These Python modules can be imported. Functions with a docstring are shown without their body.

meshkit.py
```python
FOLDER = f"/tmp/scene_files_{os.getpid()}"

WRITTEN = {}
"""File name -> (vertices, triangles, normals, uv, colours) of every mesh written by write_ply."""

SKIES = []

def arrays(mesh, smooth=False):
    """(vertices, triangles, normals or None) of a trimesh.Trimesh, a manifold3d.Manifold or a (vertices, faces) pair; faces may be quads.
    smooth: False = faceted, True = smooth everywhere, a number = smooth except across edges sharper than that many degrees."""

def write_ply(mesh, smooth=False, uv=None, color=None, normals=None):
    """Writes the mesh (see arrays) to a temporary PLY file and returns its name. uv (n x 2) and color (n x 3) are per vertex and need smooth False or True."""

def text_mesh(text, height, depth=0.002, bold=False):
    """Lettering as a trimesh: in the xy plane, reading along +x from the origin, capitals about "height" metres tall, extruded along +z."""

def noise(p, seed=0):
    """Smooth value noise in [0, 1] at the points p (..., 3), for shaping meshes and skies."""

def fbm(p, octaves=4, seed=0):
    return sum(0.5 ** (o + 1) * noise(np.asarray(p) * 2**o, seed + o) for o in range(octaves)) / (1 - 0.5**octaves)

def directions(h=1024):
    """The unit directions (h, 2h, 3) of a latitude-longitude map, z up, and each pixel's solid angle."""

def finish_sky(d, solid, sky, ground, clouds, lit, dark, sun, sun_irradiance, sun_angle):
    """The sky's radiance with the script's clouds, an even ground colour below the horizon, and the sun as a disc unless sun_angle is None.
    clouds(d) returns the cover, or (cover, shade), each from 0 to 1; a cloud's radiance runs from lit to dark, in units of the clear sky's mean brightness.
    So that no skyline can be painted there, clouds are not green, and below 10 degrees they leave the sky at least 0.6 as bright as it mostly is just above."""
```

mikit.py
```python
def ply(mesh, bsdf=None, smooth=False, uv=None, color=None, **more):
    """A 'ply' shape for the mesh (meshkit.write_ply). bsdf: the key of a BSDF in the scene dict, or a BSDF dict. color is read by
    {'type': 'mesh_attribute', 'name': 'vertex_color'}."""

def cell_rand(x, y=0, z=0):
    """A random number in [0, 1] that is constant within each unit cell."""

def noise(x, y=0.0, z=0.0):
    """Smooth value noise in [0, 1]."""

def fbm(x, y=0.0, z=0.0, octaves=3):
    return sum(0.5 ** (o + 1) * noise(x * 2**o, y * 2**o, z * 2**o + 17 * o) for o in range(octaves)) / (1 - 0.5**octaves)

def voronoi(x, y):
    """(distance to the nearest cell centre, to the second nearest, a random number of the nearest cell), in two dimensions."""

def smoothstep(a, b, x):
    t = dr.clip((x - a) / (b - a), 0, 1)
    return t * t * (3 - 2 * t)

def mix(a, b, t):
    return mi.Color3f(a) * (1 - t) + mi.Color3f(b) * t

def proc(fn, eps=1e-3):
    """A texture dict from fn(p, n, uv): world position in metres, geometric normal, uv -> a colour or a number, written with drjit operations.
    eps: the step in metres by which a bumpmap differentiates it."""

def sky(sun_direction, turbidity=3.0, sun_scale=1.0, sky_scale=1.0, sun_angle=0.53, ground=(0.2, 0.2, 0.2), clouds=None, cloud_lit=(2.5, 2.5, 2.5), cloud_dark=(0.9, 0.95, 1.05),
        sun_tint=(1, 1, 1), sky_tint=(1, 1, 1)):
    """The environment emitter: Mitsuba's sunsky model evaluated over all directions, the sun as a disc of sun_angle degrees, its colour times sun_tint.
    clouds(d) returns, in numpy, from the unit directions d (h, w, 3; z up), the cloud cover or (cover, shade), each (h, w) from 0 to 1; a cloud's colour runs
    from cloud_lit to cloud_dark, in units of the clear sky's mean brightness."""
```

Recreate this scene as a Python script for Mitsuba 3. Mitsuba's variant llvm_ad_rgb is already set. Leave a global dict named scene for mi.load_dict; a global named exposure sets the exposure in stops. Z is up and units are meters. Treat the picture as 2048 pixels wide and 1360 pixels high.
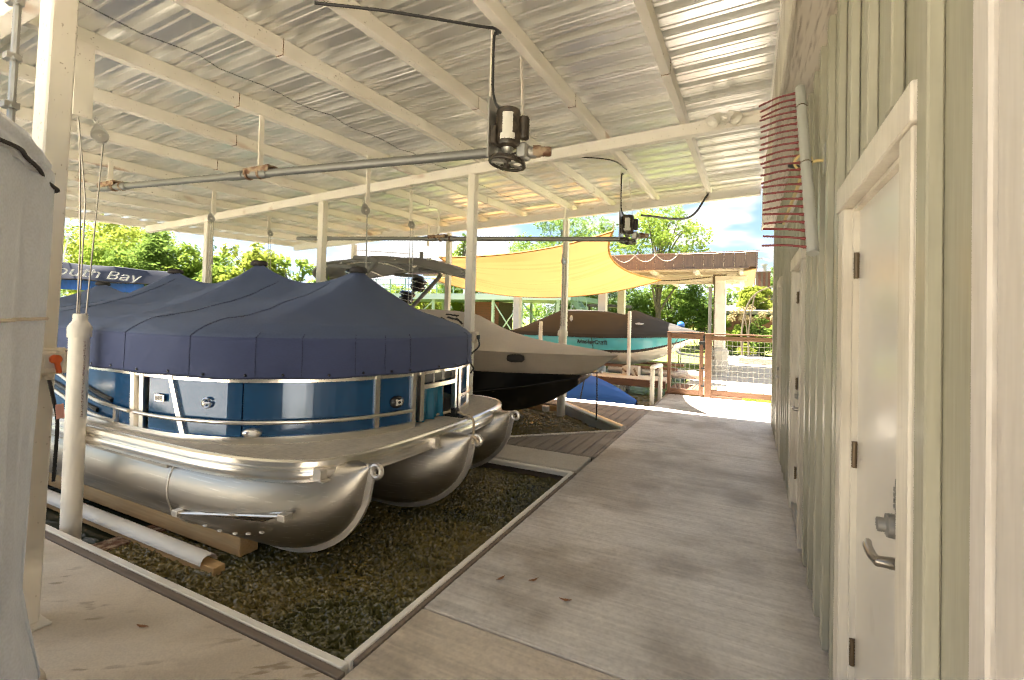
import math, random
import numpy as np, trimesh, drjit as dr, mitsuba as mi
import mikit, meshkit
from mikit import proc, noise, fbm, voronoi, cell_rand, smoothstep, mix
from shapely.geometry import Polygon, Point, box as sbox
from shapely.ops import unary_union

# ------------------------------------------------------------------ camera, sky, exposure
W_, H_ = 2048.0, 1360.0
FOC, PCX, PCY, EYE = 960.0, 1024.0, 616.0, 1.58
UPC = np.array([.027, -1, .021]); UPC /= np.linalg.norm(UPC)          # world up in camera axes (x right, y down, z forward)
_vx = (1497 - PCX) / FOC
YC = np.array([_vx, -(UPC[0] * _vx + UPC[2]) / UPC[1], 1]); YC /= np.linalg.norm(YC)
XC = np.cross(YC, UPC)
RW = np.array([XC, YC, UPC])
fwd, cup = RW @ np.array([0, 0, 1.0]), RW @ np.array([0, -1.0, 0])
T = mi.ScalarTransform4f
scene, labels = {}, {}
scene['camera'] = {'type': 'perspective', 'fov': float(2 * math.degrees(math.atan(W_ / 2 / FOC))), 'fov_axis': 'x',
                   'near_clip': 0.02, 'far_clip': 3000.0, 'principal_point_offset_x': 0.0, 'principal_point_offset_y': -(PCY - H_ / 2) / H_,
                   'to_world': T().look_at(origin=[0, 0, EYE], target=[float(fwd[0]), float(fwd[1]), float(EYE + fwd[2])], up=[float(c) for c in cup])}

def clouds(d):
    e = np.maximum(d[..., 2], 0.02)
    p = np.stack([d[..., 0] / (e + .12) * 1.3 + 3.1, d[..., 1] / (e + .12) * 1.3 + 1.7, e * 3.5], -1)
    n = meshkit.fbm(p, 5, 11)
    wisp = meshkit.fbm(p * np.array([.5, 1.4, 1]) + 9, 4, 5)
    c = np.clip((n - .50) / .10, 0, 1); c = c * c * (3 - 2 * c)
    c = np.maximum(c, .45 * np.clip((wisp - .48) / .25, 0, 1))
    return c, np.clip((n - .60) * 3.0, 0, 1) * .5

SUN = (-.46, -.03, .875)
scene['sky'] = mikit.sky(SUN, turbidity=2.6, sun_scale=1.45, sky_scale=.30, clouds=clouds, cloud_lit=(2.2, 2.2, 2.2), cloud_dark=(1.1, 1.15, 1.25), sun_tint=(.93, 1.0, 1.085), sky_tint=(1.04, 1.0, .99),
                         ground=(.25, .23, .18))
exposure = 4.5

# ------------------------------------------------------------------ helpers
rng = np.random.default_rng(7)
used = {}
def number(k):
    if k not in used:
        used[k] = 0; return k
    used[k] += 1
    return f'{k}_{used[k]:03d}'

def thing(name, label, cat=None, group=None, kind=None):
    k = number(name); d = {'label': label}
    if cat: d['category'] = cat
    if group: d['group'] = group
    if kind: d['kind'] = kind
    labels[k] = d
    return k

def part(parent, name, mesh, bsdf, smooth=False, label=None, kind=None, **kw):
    k = number(f'{parent}__{name}')
    if isinstance(mesh, list): mesh = cat(mesh)
    scene[k] = mikit.ply(mesh, bsdf, smooth, **kw)
    if label or kind:
        labels[k] = {}
        if label: labels[k]['label'] = label
        if kind: labels[k]['kind'] = kind
    return k

def solo(name, mesh, bsdf, label, cat_=None, group=None, kind=None, smooth=False, **kw):
    k = thing(name, label, cat_, group, kind)
    if isinstance(mesh, list): mesh = cat(mesh)
    scene[k] = mikit.ply(mesh, bsdf, smooth, **kw)
    return k

def TM(v, f): return trimesh.Trimesh(np.asarray(v, float), np.asarray(f, int), process=False)

def cat(ms):
    vs, fs, n = [], [], 0
    for m in ms:
        vs.append(np.asarray(m.vertices)); fs.append(np.asarray(m.faces) + n); n += len(m.vertices)
    return TM(np.vstack(vs), np.vstack(fs))

_BF = np.array([[0, 2, 1], [0, 3, 2], [4, 5, 6], [4, 6, 7], [0, 1, 5], [0, 5, 4], [1, 2, 6], [1, 6, 5], [2, 3, 7], [2, 7, 6], [3, 0, 4], [3, 4, 7]])
def hexa(c8):
    """box from 8 corners: 4 lower anticlockwise, 4 upper"""
    return TM(c8, _BF)

def box(x0, x1, y0, y1, z0, z1, b=0.0):
    x0, x1 = min(x0, x1), max(x0, x1); y0, y1 = min(y0, y1), max(y0, y1); z0, z1 = min(z0, z1), max(z0, z1)
    if b <= 0:
        return hexa([[x0, y0, z0], [x1, y0, z0], [x1, y1, z0], [x0, y1, z0], [x0, y0, z1], [x1, y0, z1], [x1, y1, z1], [x0, y1, z1]])
    b = min(b, (x1 - x0) * .45, (y1 - y0) * .45, (z1 - z0) * .45)
    pts = []
    for sx in (0, 1):
        for sy in (0, 1):
            for sz in (0, 1):
                x, y, z = (x1 if sx else x0), (y1 if sy else y0), (z1 if sz else z0)
                dx, dy, dz = (-b if sx else b), (-b if sy else b), (-b if sz else b)
                pts += [[x + dx, y + dy, z], [x + dx, y, z + dz], [x, y + dy, z + dz]]
    m = trimesh.convex.convex_hull(np.array(pts))
    return TM(m.vertices, m.faces)

def unit(v):
    v = np.asarray(v, float); return v / (np.linalg.norm(v) + 1e-12)

def bar(p0, p1, w, h, up=(0, 0, 1), b=0.0):
    """rectangular bar from p0 to p1, width w sideways, height h along up"""
    p0, p1 = np.asarray(p0, float), np.asarray(p1, float)
    a = unit(p1 - p0); s = unit(np.cross(a, up)); u = np.cross(s, a)
    L = np.linalg.norm(p1 - p0)
    m = box(0, L, -w / 2, w / 2, -h / 2, h / 2, b)
    v = np.asarray(m.vertices)
    return TM(p0 + v[:, :1] * a - v[:, 1:2] * s + v[:, 2:3] * u, m.faces)

def tube(pts, r, n=8, closed=False, cap=True):
    p = np.asarray(pts, float); N = len(p)
    if closed: t = np.roll(p, -1, 0) - np.roll(p, 1, 0)
    else: t = np.gradient(p, axis=0)
    t /= np.linalg.norm(t, axis=1, keepdims=True) + 1e-12
    a = np.cross(t[0], [0, 0, 1.0] if abs(t[0][2]) < .9 else [1.0, 0, 0]); a /= np.linalg.norm(a)
    A = np.empty((N, 3))
    for i in range(N):
        a = a - t[i] * (a @ t[i]); a /= np.linalg.norm(a) + 1e-12; A[i] = a
    B = np.cross(t, A)
    ang = np.arange(n) * 2 * np.pi / n
    rr = np.broadcast_to(np.asarray(r, float), (N,))[:, None, None]
    v = p[:, None] + rr * (np.cos(ang)[None, :, None] * A[:, None] + np.sin(ang)[None, :, None] * B[:, None])
    i = np.arange(N if closed else N - 1)[:, None]; j = np.arange(n)[None]
    i2 = (i + 1) % N; j2 = (j + 1) % n
    q = np.stack([i * n + j, i * n + j2, i2 * n + j2, i2 * n + j], -1).reshape(-1, 4)
    f = np.vstack([q[:, [0, 1, 2]], q[:, [0, 2, 3]]])
    v = v.reshape(-1, 3)
    if cap and not closed:
        v = np.vstack([v, p[0], p[-1]])
        k = np.arange(n); k2 = (k + 1) % n
        f = np.vstack([f, np.stack([np.full(n, N * n), k2, k], -1), np.stack([np.full(n, N * n + 1), (N - 1) * n + k, (N - 1) * n + k2], -1)])
    return TM(v, f)

def curve(pts, n=24, closed=False):
    """Catmull-Rom through points"""
    p = np.asarray(pts, float)
    if closed: p = np.vstack([p[-1], p, p[0], p[1]])
    else: p = np.vstack([2 * p[0] - p[1], p, 2 * p[-1] - p[-2]])
    out = []
    for i in range(1, len(p) - 2):
        t = np.linspace(0, 1, n, endpoint=False)[:, None]
        a, b, c, d = p[i - 1], p[i], p[i + 1], p[i + 2]
        out.append(.5 * (2 * b + (c - a) * t + (2 * a - 5 * b + 4 * c - d) * t ** 2 + (3 * b - a - 3 * c + d) * t ** 3))
    if not closed: out.append(p[-2:-1])
    return np.vstack(out)

def grid(P, closeu=False, flip=False):
    """P (nu, nv, 3) -> sheet"""
    nu, nv = P.shape[:2]
    i = np.arange(nu if closeu else nu - 1)[:, None]; j = np.arange(nv - 1)[None]
    i2 = (i + 1) % nu
    q = np.stack([i * nv + j, i2 * nv + j, i2 * nv + j + 1, i * nv + j + 1], -1).reshape(-1, 4)
    if flip: q = q[:, ::-1]
    return TM(P.reshape(-1, 3), np.vstack([q[:, [0, 1, 2]], q[:, [0, 2, 3]]]))

def lathe(profile, n=20, at=(0, 0, 0), axis=(0, 0, 1)):
    pr = np.asarray(profile, float); a = unit(axis)
    s = unit(np.cross(a, [1, 0, 0] if abs(a[0]) < .9 else [0, 1, 0])); u = np.cross(a, s)
    ang = np.arange(n) * 2 * np.pi / n
    ring = np.cos(ang)[:, None] * s + np.sin(ang)[:, None] * u
    P = np.asarray(at, float) + ring[:, None] * pr[None, :, :1] + a * pr[None, :, 1:2]
    return grid(P, closeu=True)

def cyl(p0, p1, r, n=14):
    p0, p1 = np.asarray(p0, float), np.asarray(p1, float); L = np.linalg.norm(p1 - p0)
    return lathe([(1e-4, 0), (r, 0), (r, L), (1e-4, L)], n, p0, p1 - p0)

def ball(c, r, sub=2):
    m = trimesh.creation.icosphere(sub, 1.0)
    return TM(np.asarray(c, float) + np.asarray(m.vertices) * np.asarray(r, float), m.faces)

def prism(poly, z0, z1):
    if not isinstance(poly, Polygon): poly = Polygon(poly)
    m = trimesh.creation.extrude_polygon(poly, z1 - z0)
    v = np.asarray(m.vertices).copy(); v[:, 2] += z0
    return TM(v, m.faces)

def xf(m, R, t=(0, 0, 0)):
    return TM(np.asarray(m.vertices) @ np.asarray(R, float).T + np.asarray(t, float), m.faces)

def frame(x, y):
    x = unit(x); z = unit(np.cross(x, y)); y = np.cross(z, x)
    return np.stack([x, y, z], 1)

def lettering(s, h, at, x, y, depth=.002, bold=False):
    m = meshkit.text_mesh(s, h, depth, bold)
    return xf(m, frame(x, y), at)

# ------------------------------------------------------------------ materials
def ref(k): return {'type': 'ref', 'id': k}
def mat(name, bsdf, two=True, bump=None, scale=1.0):
    if bump is not None:
        bsdf = {'type': 'bumpmap', 'arbitrary': bump, 'scale': scale, 'bsdf': bsdf}
    scene[name] = {'type': 'twosided', 'bsdf': bsdf} if two else bsdf
def pb(col, rough=.5, **kw):
    c = col if isinstance(col, dict) else {'type': 'rgb', 'value': list(col)}
    return {'type': 'principled', 'base_color': c, 'roughness': rough, **kw}

def paint_fn(base, dirt, rust):
    def f(p, n, uv):
        big = fbm(p.x * 1.7, p.y * 1.7, p.z * 1.1, 3)
        sp = noise(p.x * 95, p.y * 95, p.z * 60)
        sp2 = noise(p.x * 21 + 5, p.y * 21, p.z * 13)
        c = mix(base, dirt, smoothstep(.35, .8, big) * .45)
        c = mix(c, (.20, .13, .07), smoothstep(.80, .90, sp) * smoothstep(.45, .75, sp2) * .75)
        r = smoothstep(.70, .84, fbm(p.x * 3.1 + 7, p.y * 2.3, p.z * 5.0, 3))
        return mix(c, (.36, .17, .06), r * rust)
    return f
mat('paint_steel', pb(proc(paint_fn((.76, .72, .645), (.62, .56, .47), .6)), .42))
mat('paint_post', pb(proc(paint_fn((.74, .69, .61), (.64, .58, .49), .12)), .45))

def roof_fn(p, n, uv):
    b = fbm(p.x * .7, p.y * 1.1, 0, 3)
    return mix((.755, .755, .735), (.67, .66, .61), smoothstep(.35, .75, b) * .7)
mat('roof_metal', pb(proc(roof_fn), .24, metallic=.62, specular=.7))

def walk_fn(p, n, uv):
    br = noise(p.x * 5, p.y * 90, 0) * .5 + noise(p.x * 2.2, p.y * 30 + 3, 0) * .5
    gr = noise(p.x * 48, p.y * 48, 0) * .6 + noise(p.x * 110, p.y * 110, 0) * .4
    st = fbm(p.x * 1.5 + 2, p.y * 1.6, 0, 5)
    st2 = fbm(p.x * 2.6 + 12, p.y * 3.4 + 4, 1, 6)
    far = smoothstep(2.15, 2.20, p.y)
    c = mix((.56, .545, .52), (.37, .35, .32), smoothstep(.34, .66, st))
    c = mix(c, (.25, .215, .175), smoothstep(.45, .72, st2) * .45)
    c = mix((.54, .475, .385) * (mi.Color3f(1) * (1 - .22 * smoothstep(.5, .8, st2))), c, .15 + .85 * far)
    c = mix(c, (.66, .65, .64), smoothstep(.48, .68, fbm(p.x * 1.1 - 5, p.y * 1.1 + 8, 2, 5)) * .65 * far)
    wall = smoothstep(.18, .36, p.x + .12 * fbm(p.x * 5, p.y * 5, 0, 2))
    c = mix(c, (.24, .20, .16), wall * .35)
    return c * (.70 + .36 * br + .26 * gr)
def walk_bump(p, n, uv): return noise(p.x * 8, p.y * 150, 0) * .6 + noise(p.x * 70, p.y * 90, 0) * .4
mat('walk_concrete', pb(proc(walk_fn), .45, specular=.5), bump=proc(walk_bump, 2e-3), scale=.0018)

def slab_fn(p, n, uv):
    q = p.x * .8 + p.y * .6; r_ = p.y * .8 - p.x * .6
    s = fbm(q * 1.3, r_ * 4.0, 0, 4)
    d = fbm(q * 7, r_ * 26, 4, 3)
    c = mix((.62, .545, .45), (.50, .43, .34), smoothstep(.35, .7, s))
    c = mix(c, (.22, .16, .10), smoothstep(.64, .80, d) * smoothstep(.40, .62, fbm(p.x * 2.2 + 4, p.y * 2.2, 7, 2)) * .65)
    return mix(c, (.68, .63, .55), smoothstep(.6, .8, fbm(p.x * 2 + 9, p.y * 2, 2, 3)) * .4) * (.93 + .14 * noise(p.x * 180, p.y * 180))
mat('slab_concrete', pb(proc(slab_fn), .55, specular=.4))
mat('pale_concrete', pb(proc(lambda p, n, uv: mix((.56, .525, .47), (.45, .41, .35), fbm(p.x * 3, p.y * 3, p.z, 4)) * (.92 + .16 * noise(p.x * 90, p.y * 90))), .7))

def plank_fn(p, n, uv):
    g = noise(p.x * 60, p.y * 3.0, p.z * 20) * .6 + noise(p.x * 190, p.y * 9, 3) * .4
    k = fbm(p.x * 1.6, p.y * 1.6, 5, 3)
    c = mix((.30, .265, .235), (.20, .17, .15), g)
    return mix(c, (.42, .37, .32), smoothstep(.5, .75, k) * .6)
mat('deck_plank', pb(proc(plank_fn), .6))
def lumber_fn(a, b):
    def f(p, n, uv):
        g = noise(p.x * 4, p.y * 70, p.z * 70) * .6 + noise(p.x * 14, p.y * 160, p.z * 150) * .4
        return mix(a, b, g * .8 + .3 * fbm(p.x * 2, p.y * 9, p.z * 9, 2))
    return f
mat('lumber', pb(proc(lumber_fn((.62, .42, .20), (.46, .27, .11))), .65))
mat('brown_wood', pb(proc(lumber_fn((.25, .13, .075), (.15, .075, .043))), .6))
mat('dark_wood', pb(proc(lumber_fn((.135, .095, .065), (.06, .045, .035))), .8))
mat('grey_wood', pb(proc(lumber_fn((.25, .205, .165), (.14, .11, .085))), .8))
mat('vinyl_white', pb(proc(lambda p, n, uv: mix((.80, .77, .70), (.66, .61, .53), smoothstep(.5, .85, fbm(p.x * 3, p.y * 3, p.z * 3, 4)))), .6))
mat('pvc', pb((.74, .69, .60), .30))
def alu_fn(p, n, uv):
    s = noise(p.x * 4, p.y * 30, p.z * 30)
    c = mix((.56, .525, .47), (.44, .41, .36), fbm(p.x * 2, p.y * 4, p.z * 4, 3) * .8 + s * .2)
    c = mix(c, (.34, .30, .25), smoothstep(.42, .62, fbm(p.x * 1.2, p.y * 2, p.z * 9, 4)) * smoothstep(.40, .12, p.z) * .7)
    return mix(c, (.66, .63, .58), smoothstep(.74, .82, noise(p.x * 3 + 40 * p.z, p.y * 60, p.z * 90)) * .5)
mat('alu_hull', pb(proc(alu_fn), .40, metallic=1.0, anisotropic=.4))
mat('alu_rail', pb((.84, .81, .75), .24, metallic=1.0))
mat('alu_weld', pb((.80, .76, .70), .38, metallic=.9))
mat('chrome', pb((.85, .83, .80), .08, metallic=1.0))
mat('nickel', pb((.36, .34, .31), .28, metallic=1.0))
mat('galv_dark', pb((.27, .265, .25), .45, metallic=.6))
mat('galv', pb(proc(lambda p, n, uv: mix((.50, .49, .46), (.34, .33, .31), fbm(p.x * 9, p.y * 9, p.z * 9, 3))), .42, metallic=.8))
mat('rust', pb(proc(lambda p, n, uv: mix((.12, .055, .028), (.34, .25, .17), smoothstep(.35, .7, fbm(p.x * 25, p.y * 25, p.z * 25, 3)))), .75))
mat('blue_panel', pb((.011, .070, .175), .10, metallic=.15, clearcoat=.6, clearcoat_gloss=.97))
mat('seat_vinyl', pb((.012, .15, .26), .4))
mat('black_gloss', pb((.012, .012, .013), .12, specular=.6))
mat('black_matte', pb((.02, .02, .02), .55))
mat('motor_black', pb(proc(lambda p, n, uv: mix((.035, .028, .022), (.09, .07, .05), smoothstep(.45, .8, fbm(p.x * 18, p.y * 18, p.z * 18, 3)))), .35))
def cloth(c0, c1, dust, amt):
    def f(p, n, uv):
        b = fbm(p.x * 1.3, p.y * 1.3, p.z * 1.3, 4)
        w = .93 + .14 * noise(p.x * 160, p.y * 160, p.z * 160)
        up = smoothstep(.15, .8, dr.abs(n.z))
        return mix(mix(c0, c1, smoothstep(.3, .7, b)), dust, up * amt * (.6 + .5 * b)) * w
    return f
mat('canvas_navy', pb(proc(cloth((.046, .062, .142), (.058, .075, .155), (.085, .120, .185), .6)), .85, sheen=.5),
    bump=proc(lambda p, n, uv: fbm(p.x * 3.0 + p.y, p.y * 4.5, p.z * 5, 4), 6e-3), scale=.034)
mat('canvas_taupe', pb(proc(cloth((.46, .40, .325), (.42, .36, .29), (.56, .50, .42), .6)), .85, sheen=.3),
    bump=proc(lambda p, n, uv: fbm(p.x * 2.0, p.y * 5, p.z * 6, 3), 5e-3), scale=.015)
mat('canvas_char', pb(proc(cloth((.040, .037, .035), (.032, .030, .028), (.055, .053, .051), .6)), .85, sheen=.3),
    bump=proc(lambda p, n, uv: fbm(p.x * 2.5, p.y * 4, p.z * 4, 3), 5e-3), scale=.03)
mat('canvas_grey', pb(proc(cloth((.55, .58, .64), (.49, .52, .58), (.56, .53, .48), .5)), .8, sheen=.3))
mat('canvas_smoke', pb((.19, .185, .18), .6))
mat('canvas_midnight', pb((.032, .038, .062), .8))
mat('tarp_blue', pb((.03, .14, .52), .45))
mat('hem_black', pb((.03, .026, .025), .7))
mat('seam_navy', pb((.03, .038, .08), .8))
def grain(p, n, uv): return noise(p.x * 90, p.y * 90, p.z * 5) * .6 + noise(p.x * 200, p.y * 200, p.z * 14) * .4
def siding_fn(p, n, uv):
    b = fbm(p.x * 2, p.y * 2, p.z * 1.2, 3)
    c = mix((.36, .345, .27), (.285, .27, .20), smoothstep(.3, .75, b))
    return c * (.90 + .2 * grain(p, n, uv))
mat('siding', pb(proc(siding_fn), .38, specular=.5), bump=proc(grain, 2e-3), scale=.0006)
def trim_fn(p, n, uv):
    return mix((.59, .545, .46), (.46, .41, .33), smoothstep(.35, .75, fbm(p.x * 4, p.y * 4, p.z * 2, 4))) * (.92 + .16 * grain(p, n, uv))
mat('trim_board', pb(proc(trim_fn), .45), bump=proc(grain, 2e-3), scale=.0005)
def grainy(p, n, uv): return noise(p.x * 90, p.y * 5, p.z * 90) * .6 + noise(p.x * 160, p.y * 14, p.z * 160) * .4
def weath_fn(p, n, uv):
    return mix((.62, .565, .48), (.36, .31, .25), smoothstep(.45, .8, grainy(p, n, uv) * .6 + .4 * fbm(p.x * 6, p.y * 1.5, p.z * 6, 3)))
mat('weathered_board', pb(proc(weath_fn), .55), bump=proc(grainy, 2e-3), scale=.003)
mat('corner_board', pb(proc(lambda p, n, uv: mix((.52, .48, .43), (.45, .41, .36), grain(p, n, uv))), .5), bump=proc(grain, 2e-3), scale=.004)
mat('door_paint', pb(proc(lambda p, n, uv: mix(mix((.60, .57, .515), (.54, .50, .43), fbm(p.x * 3, p.y * 3, p.z * 1.5, 3)), (.40, .35, .28), smoothstep(.64, .85, fbm(p.x * 9, p.y * 9, p.z * 5 + 3, 4)) * .22)), .24, specular=.5))
mat('hinge_brown', pb((.12, .085, .05), .45, metallic=.5))
mat('red_paint', pb((.17, .022, .02), .4))
mat('pole_grey', pb((.42, .42, .38), .4))
mat('pole_yellow', pb((.60, .46, .20), .5))
mat('orange_plastic', pb((.70, .13, .03), .4))
mat('label_paper', pb((.62, .60, .55), .6))
mat('tag_pink', pb((.85, .45, .40), .6))
mat('cable_steel', pb((.30, .28, .25), .4, metallic=.7))
mat('rope', pb((.52, .43, .31), .9))
mat('sail_cloth', {'type': 'principledthin', 'base_color': proc(lambda p, n, uv: mix((.50, .29, .11), (.42, .24, .085), smoothstep(.45, .8, noise(p.x * .6, p.y * 9 - p.x * 1.2, 0)) * .8)), 'roughness': .8, 'diff_trans': .42}, two=False)
mat('sail_hem', pb((.45, .22, .05), .8))
mat('hull_white', pb((.74, .72, .68), .15, clearcoat=.6))
mat('hull_teal', pb((.09, .46, .56), .12, clearcoat=.8))
mat('roof_brown', pb(proc(lambda p, n, uv: mix((.215, .15, .12), (.165, .115, .095), noise(p.x * 45, p.y * 4, p.z * 3))), .75))
mat('cream_paint', pb((.66, .585, .47), .6))
mat('green_steel', pb((.20, .30, .26), .5))
mat('pale_steel', pb((.48, .56, .55), .5))
mat('red_louver', pb((.20, .07, .055), .7))
mat('shingle', pb(proc(lambda p, n, uv: mix((.33, .31, .27), (.25, .23, .20), noise(p.x * 8, p.y * 8, p.z * 25))), .9))
mat('cedar', pb(proc(lumber_fn((.25, .11, .075), (.16, .07, .05))), .8))
mat('bark', pb(proc(lambda p, n, uv: mix((.13, .105, .08), (.07, .055, .04), noise(p.x * 14, p.y * 14, p.z * 4))), .9))
for nm, c in dict(leaf_yellow=(.235, .28, .05), leaf_bright=(.20, .275, .05), leaf_mid=(.145, .22, .05), leaf_deep=(.135, .215, .05), leaf_flower=(.36, .30, .17)).items():
    mat(nm, {'type': 'principledthin', 'base_color': {'type': 'rgb', 'value': list(c)}, 'roughness': .6, 'diff_trans': 1.0}, two=False)
def lawn_fn(p, n, uv):
    return mix((.12, .16, .028), (.17, .19, .045), fbm(p.x * .7, p.y * .7, 0, 4)) * (.8 + .4 * noise(p.x * 25, p.y * 25))
mat('lawn', pb(proc(lawn_fn), .9))
mat('pave_concrete', pb(proc(lambda p, n, uv: mix((.50, .46, .40), (.42, .385, .33), fbm(p.x * 1.2, p.y * 1.2, 0, 4))), .8))
mat('dry_leaf', pb((.24, .11, .05), .7))
def water_bump(p, n, uv): return fbm(p.x * 3.2, p.y * 5, 0, 3)
mat('water_mat', pb((.020, .024, .014), .06, specular=.5), bump=proc(water_bump, 1e-2), scale=.035)
def weed_fn(p, n, uv):
    b = fbm(p.x * 1.6, p.y * 1.6, 3, 4); a = noise(p.x * 34, p.y * 34, 0)
    c = mix((.135, .102, .026), (.066, .062, .016), smoothstep(.35, .65, b))
    return c * (.72 + .56 * a)
mat('weed', pb(proc(weed_fn), .16, specular=.9))
# ------------------------------------------------------------------ ground, water, docks
ZW = -.14
lake = Polygon([(-12, -30), (-12, -1.3), (-1.55, -1.3), (-1.55, 14.6), (-1.7, 17.2), (-9, 18), (-26, 17), (-34, 16), (-42, 2), (-42, -30)])
land = Polygon([(-400, -200), (300, -200), (300, 500), (-400, 500)]).difference(lake)
solo('lawn_ground', prism(land, -.6, -.035), 'lawn', 'green lawn around the lake and behind the boathouses', kind='structure')
solo('lake_bed', box(-42.5, -1.5, -30.5, 18.2, -1.6, -1.55), 'dark_wood', 'dark bed of the lake', kind='structure')
solo('water', [box(-42, -1.5, -30, 18.05, ZW - .3, ZW)], 'water_mat', 'dark lake water under the boat docks', kind='structure')

def weed_patch(x0, x1, y0, y1, d, seed, kill=None, k=1.0):
    from scipy.spatial import cKDTree
    g = np.random.default_rng(seed)
    xs, ys = np.arange(x0, x1, d), np.arange(y0, y1, d)
    X, Y = np.meshgrid(xs, ys, indexing='ij')
    P = np.stack([X, Y, np.zeros_like(X)], -1)
    h = np.full(X.size, -.05); xy = np.c_[X.ravel(), Y.ravel()]
    for cell, hh in ((.027 * k, .034), (.018 * k, .024)):
        n = int((x1 - x0) * (y1 - y0) / cell ** 2)
        c = np.c_[g.uniform(x0, x1, n), g.uniform(y0, y1, n)]; r = cell * g.uniform(.34, .66, n); a = g.uniform(.45, 1.0, n) * hh
        for dd, ii in [cKDTree(c).query(xy, k=3)]:
            for q in range(3):
                h = np.maximum(h, a[ii[:, q]] * np.sqrt(np.maximum(0, 1 - (dd[:, q] / r[ii[:, q]]) ** 2)) + np.where(dd[:, q] < r[ii[:, q]], 0, -.06))
    h = np.where(h < -.02, -.03, h).reshape(X.shape)
    big = meshkit.fbm(P * 2.2, 3, seed + 3)
    z = h * (.6 + .8 * meshkit.noise(P * 13, seed + 6)) + (big - .46) * .06 + .003 * (meshkit.noise(P * 90, seed + 4) - .5)
    if kill is not None: z = z - kill(X, Y)
    P[..., 2] = ZW + .004 + np.maximum(z, -.05)
    return grid(P)
patches = [weed_patch(-5.5, -1.57, 1.70, 4.84, .0066, 3, lambda X, Y: .07 * np.clip((-3.9 - X) / .8, 0, 1)),
           weed_patch(-4.6, -1.7, 5.6, 8.45, .012, 5, lambda X, Y: .012 + 0 * X, .9),
           weed_patch(-4.4, -1.6, 9.3, 11.4, .03, 8, lambda X, Y: .012 + 0 * X, 1.8)]
solo('pond_weed', patches, 'weed', 'dark olive water weed matted at the surface in the boat slips', kind='stuff', smooth=True)

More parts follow.
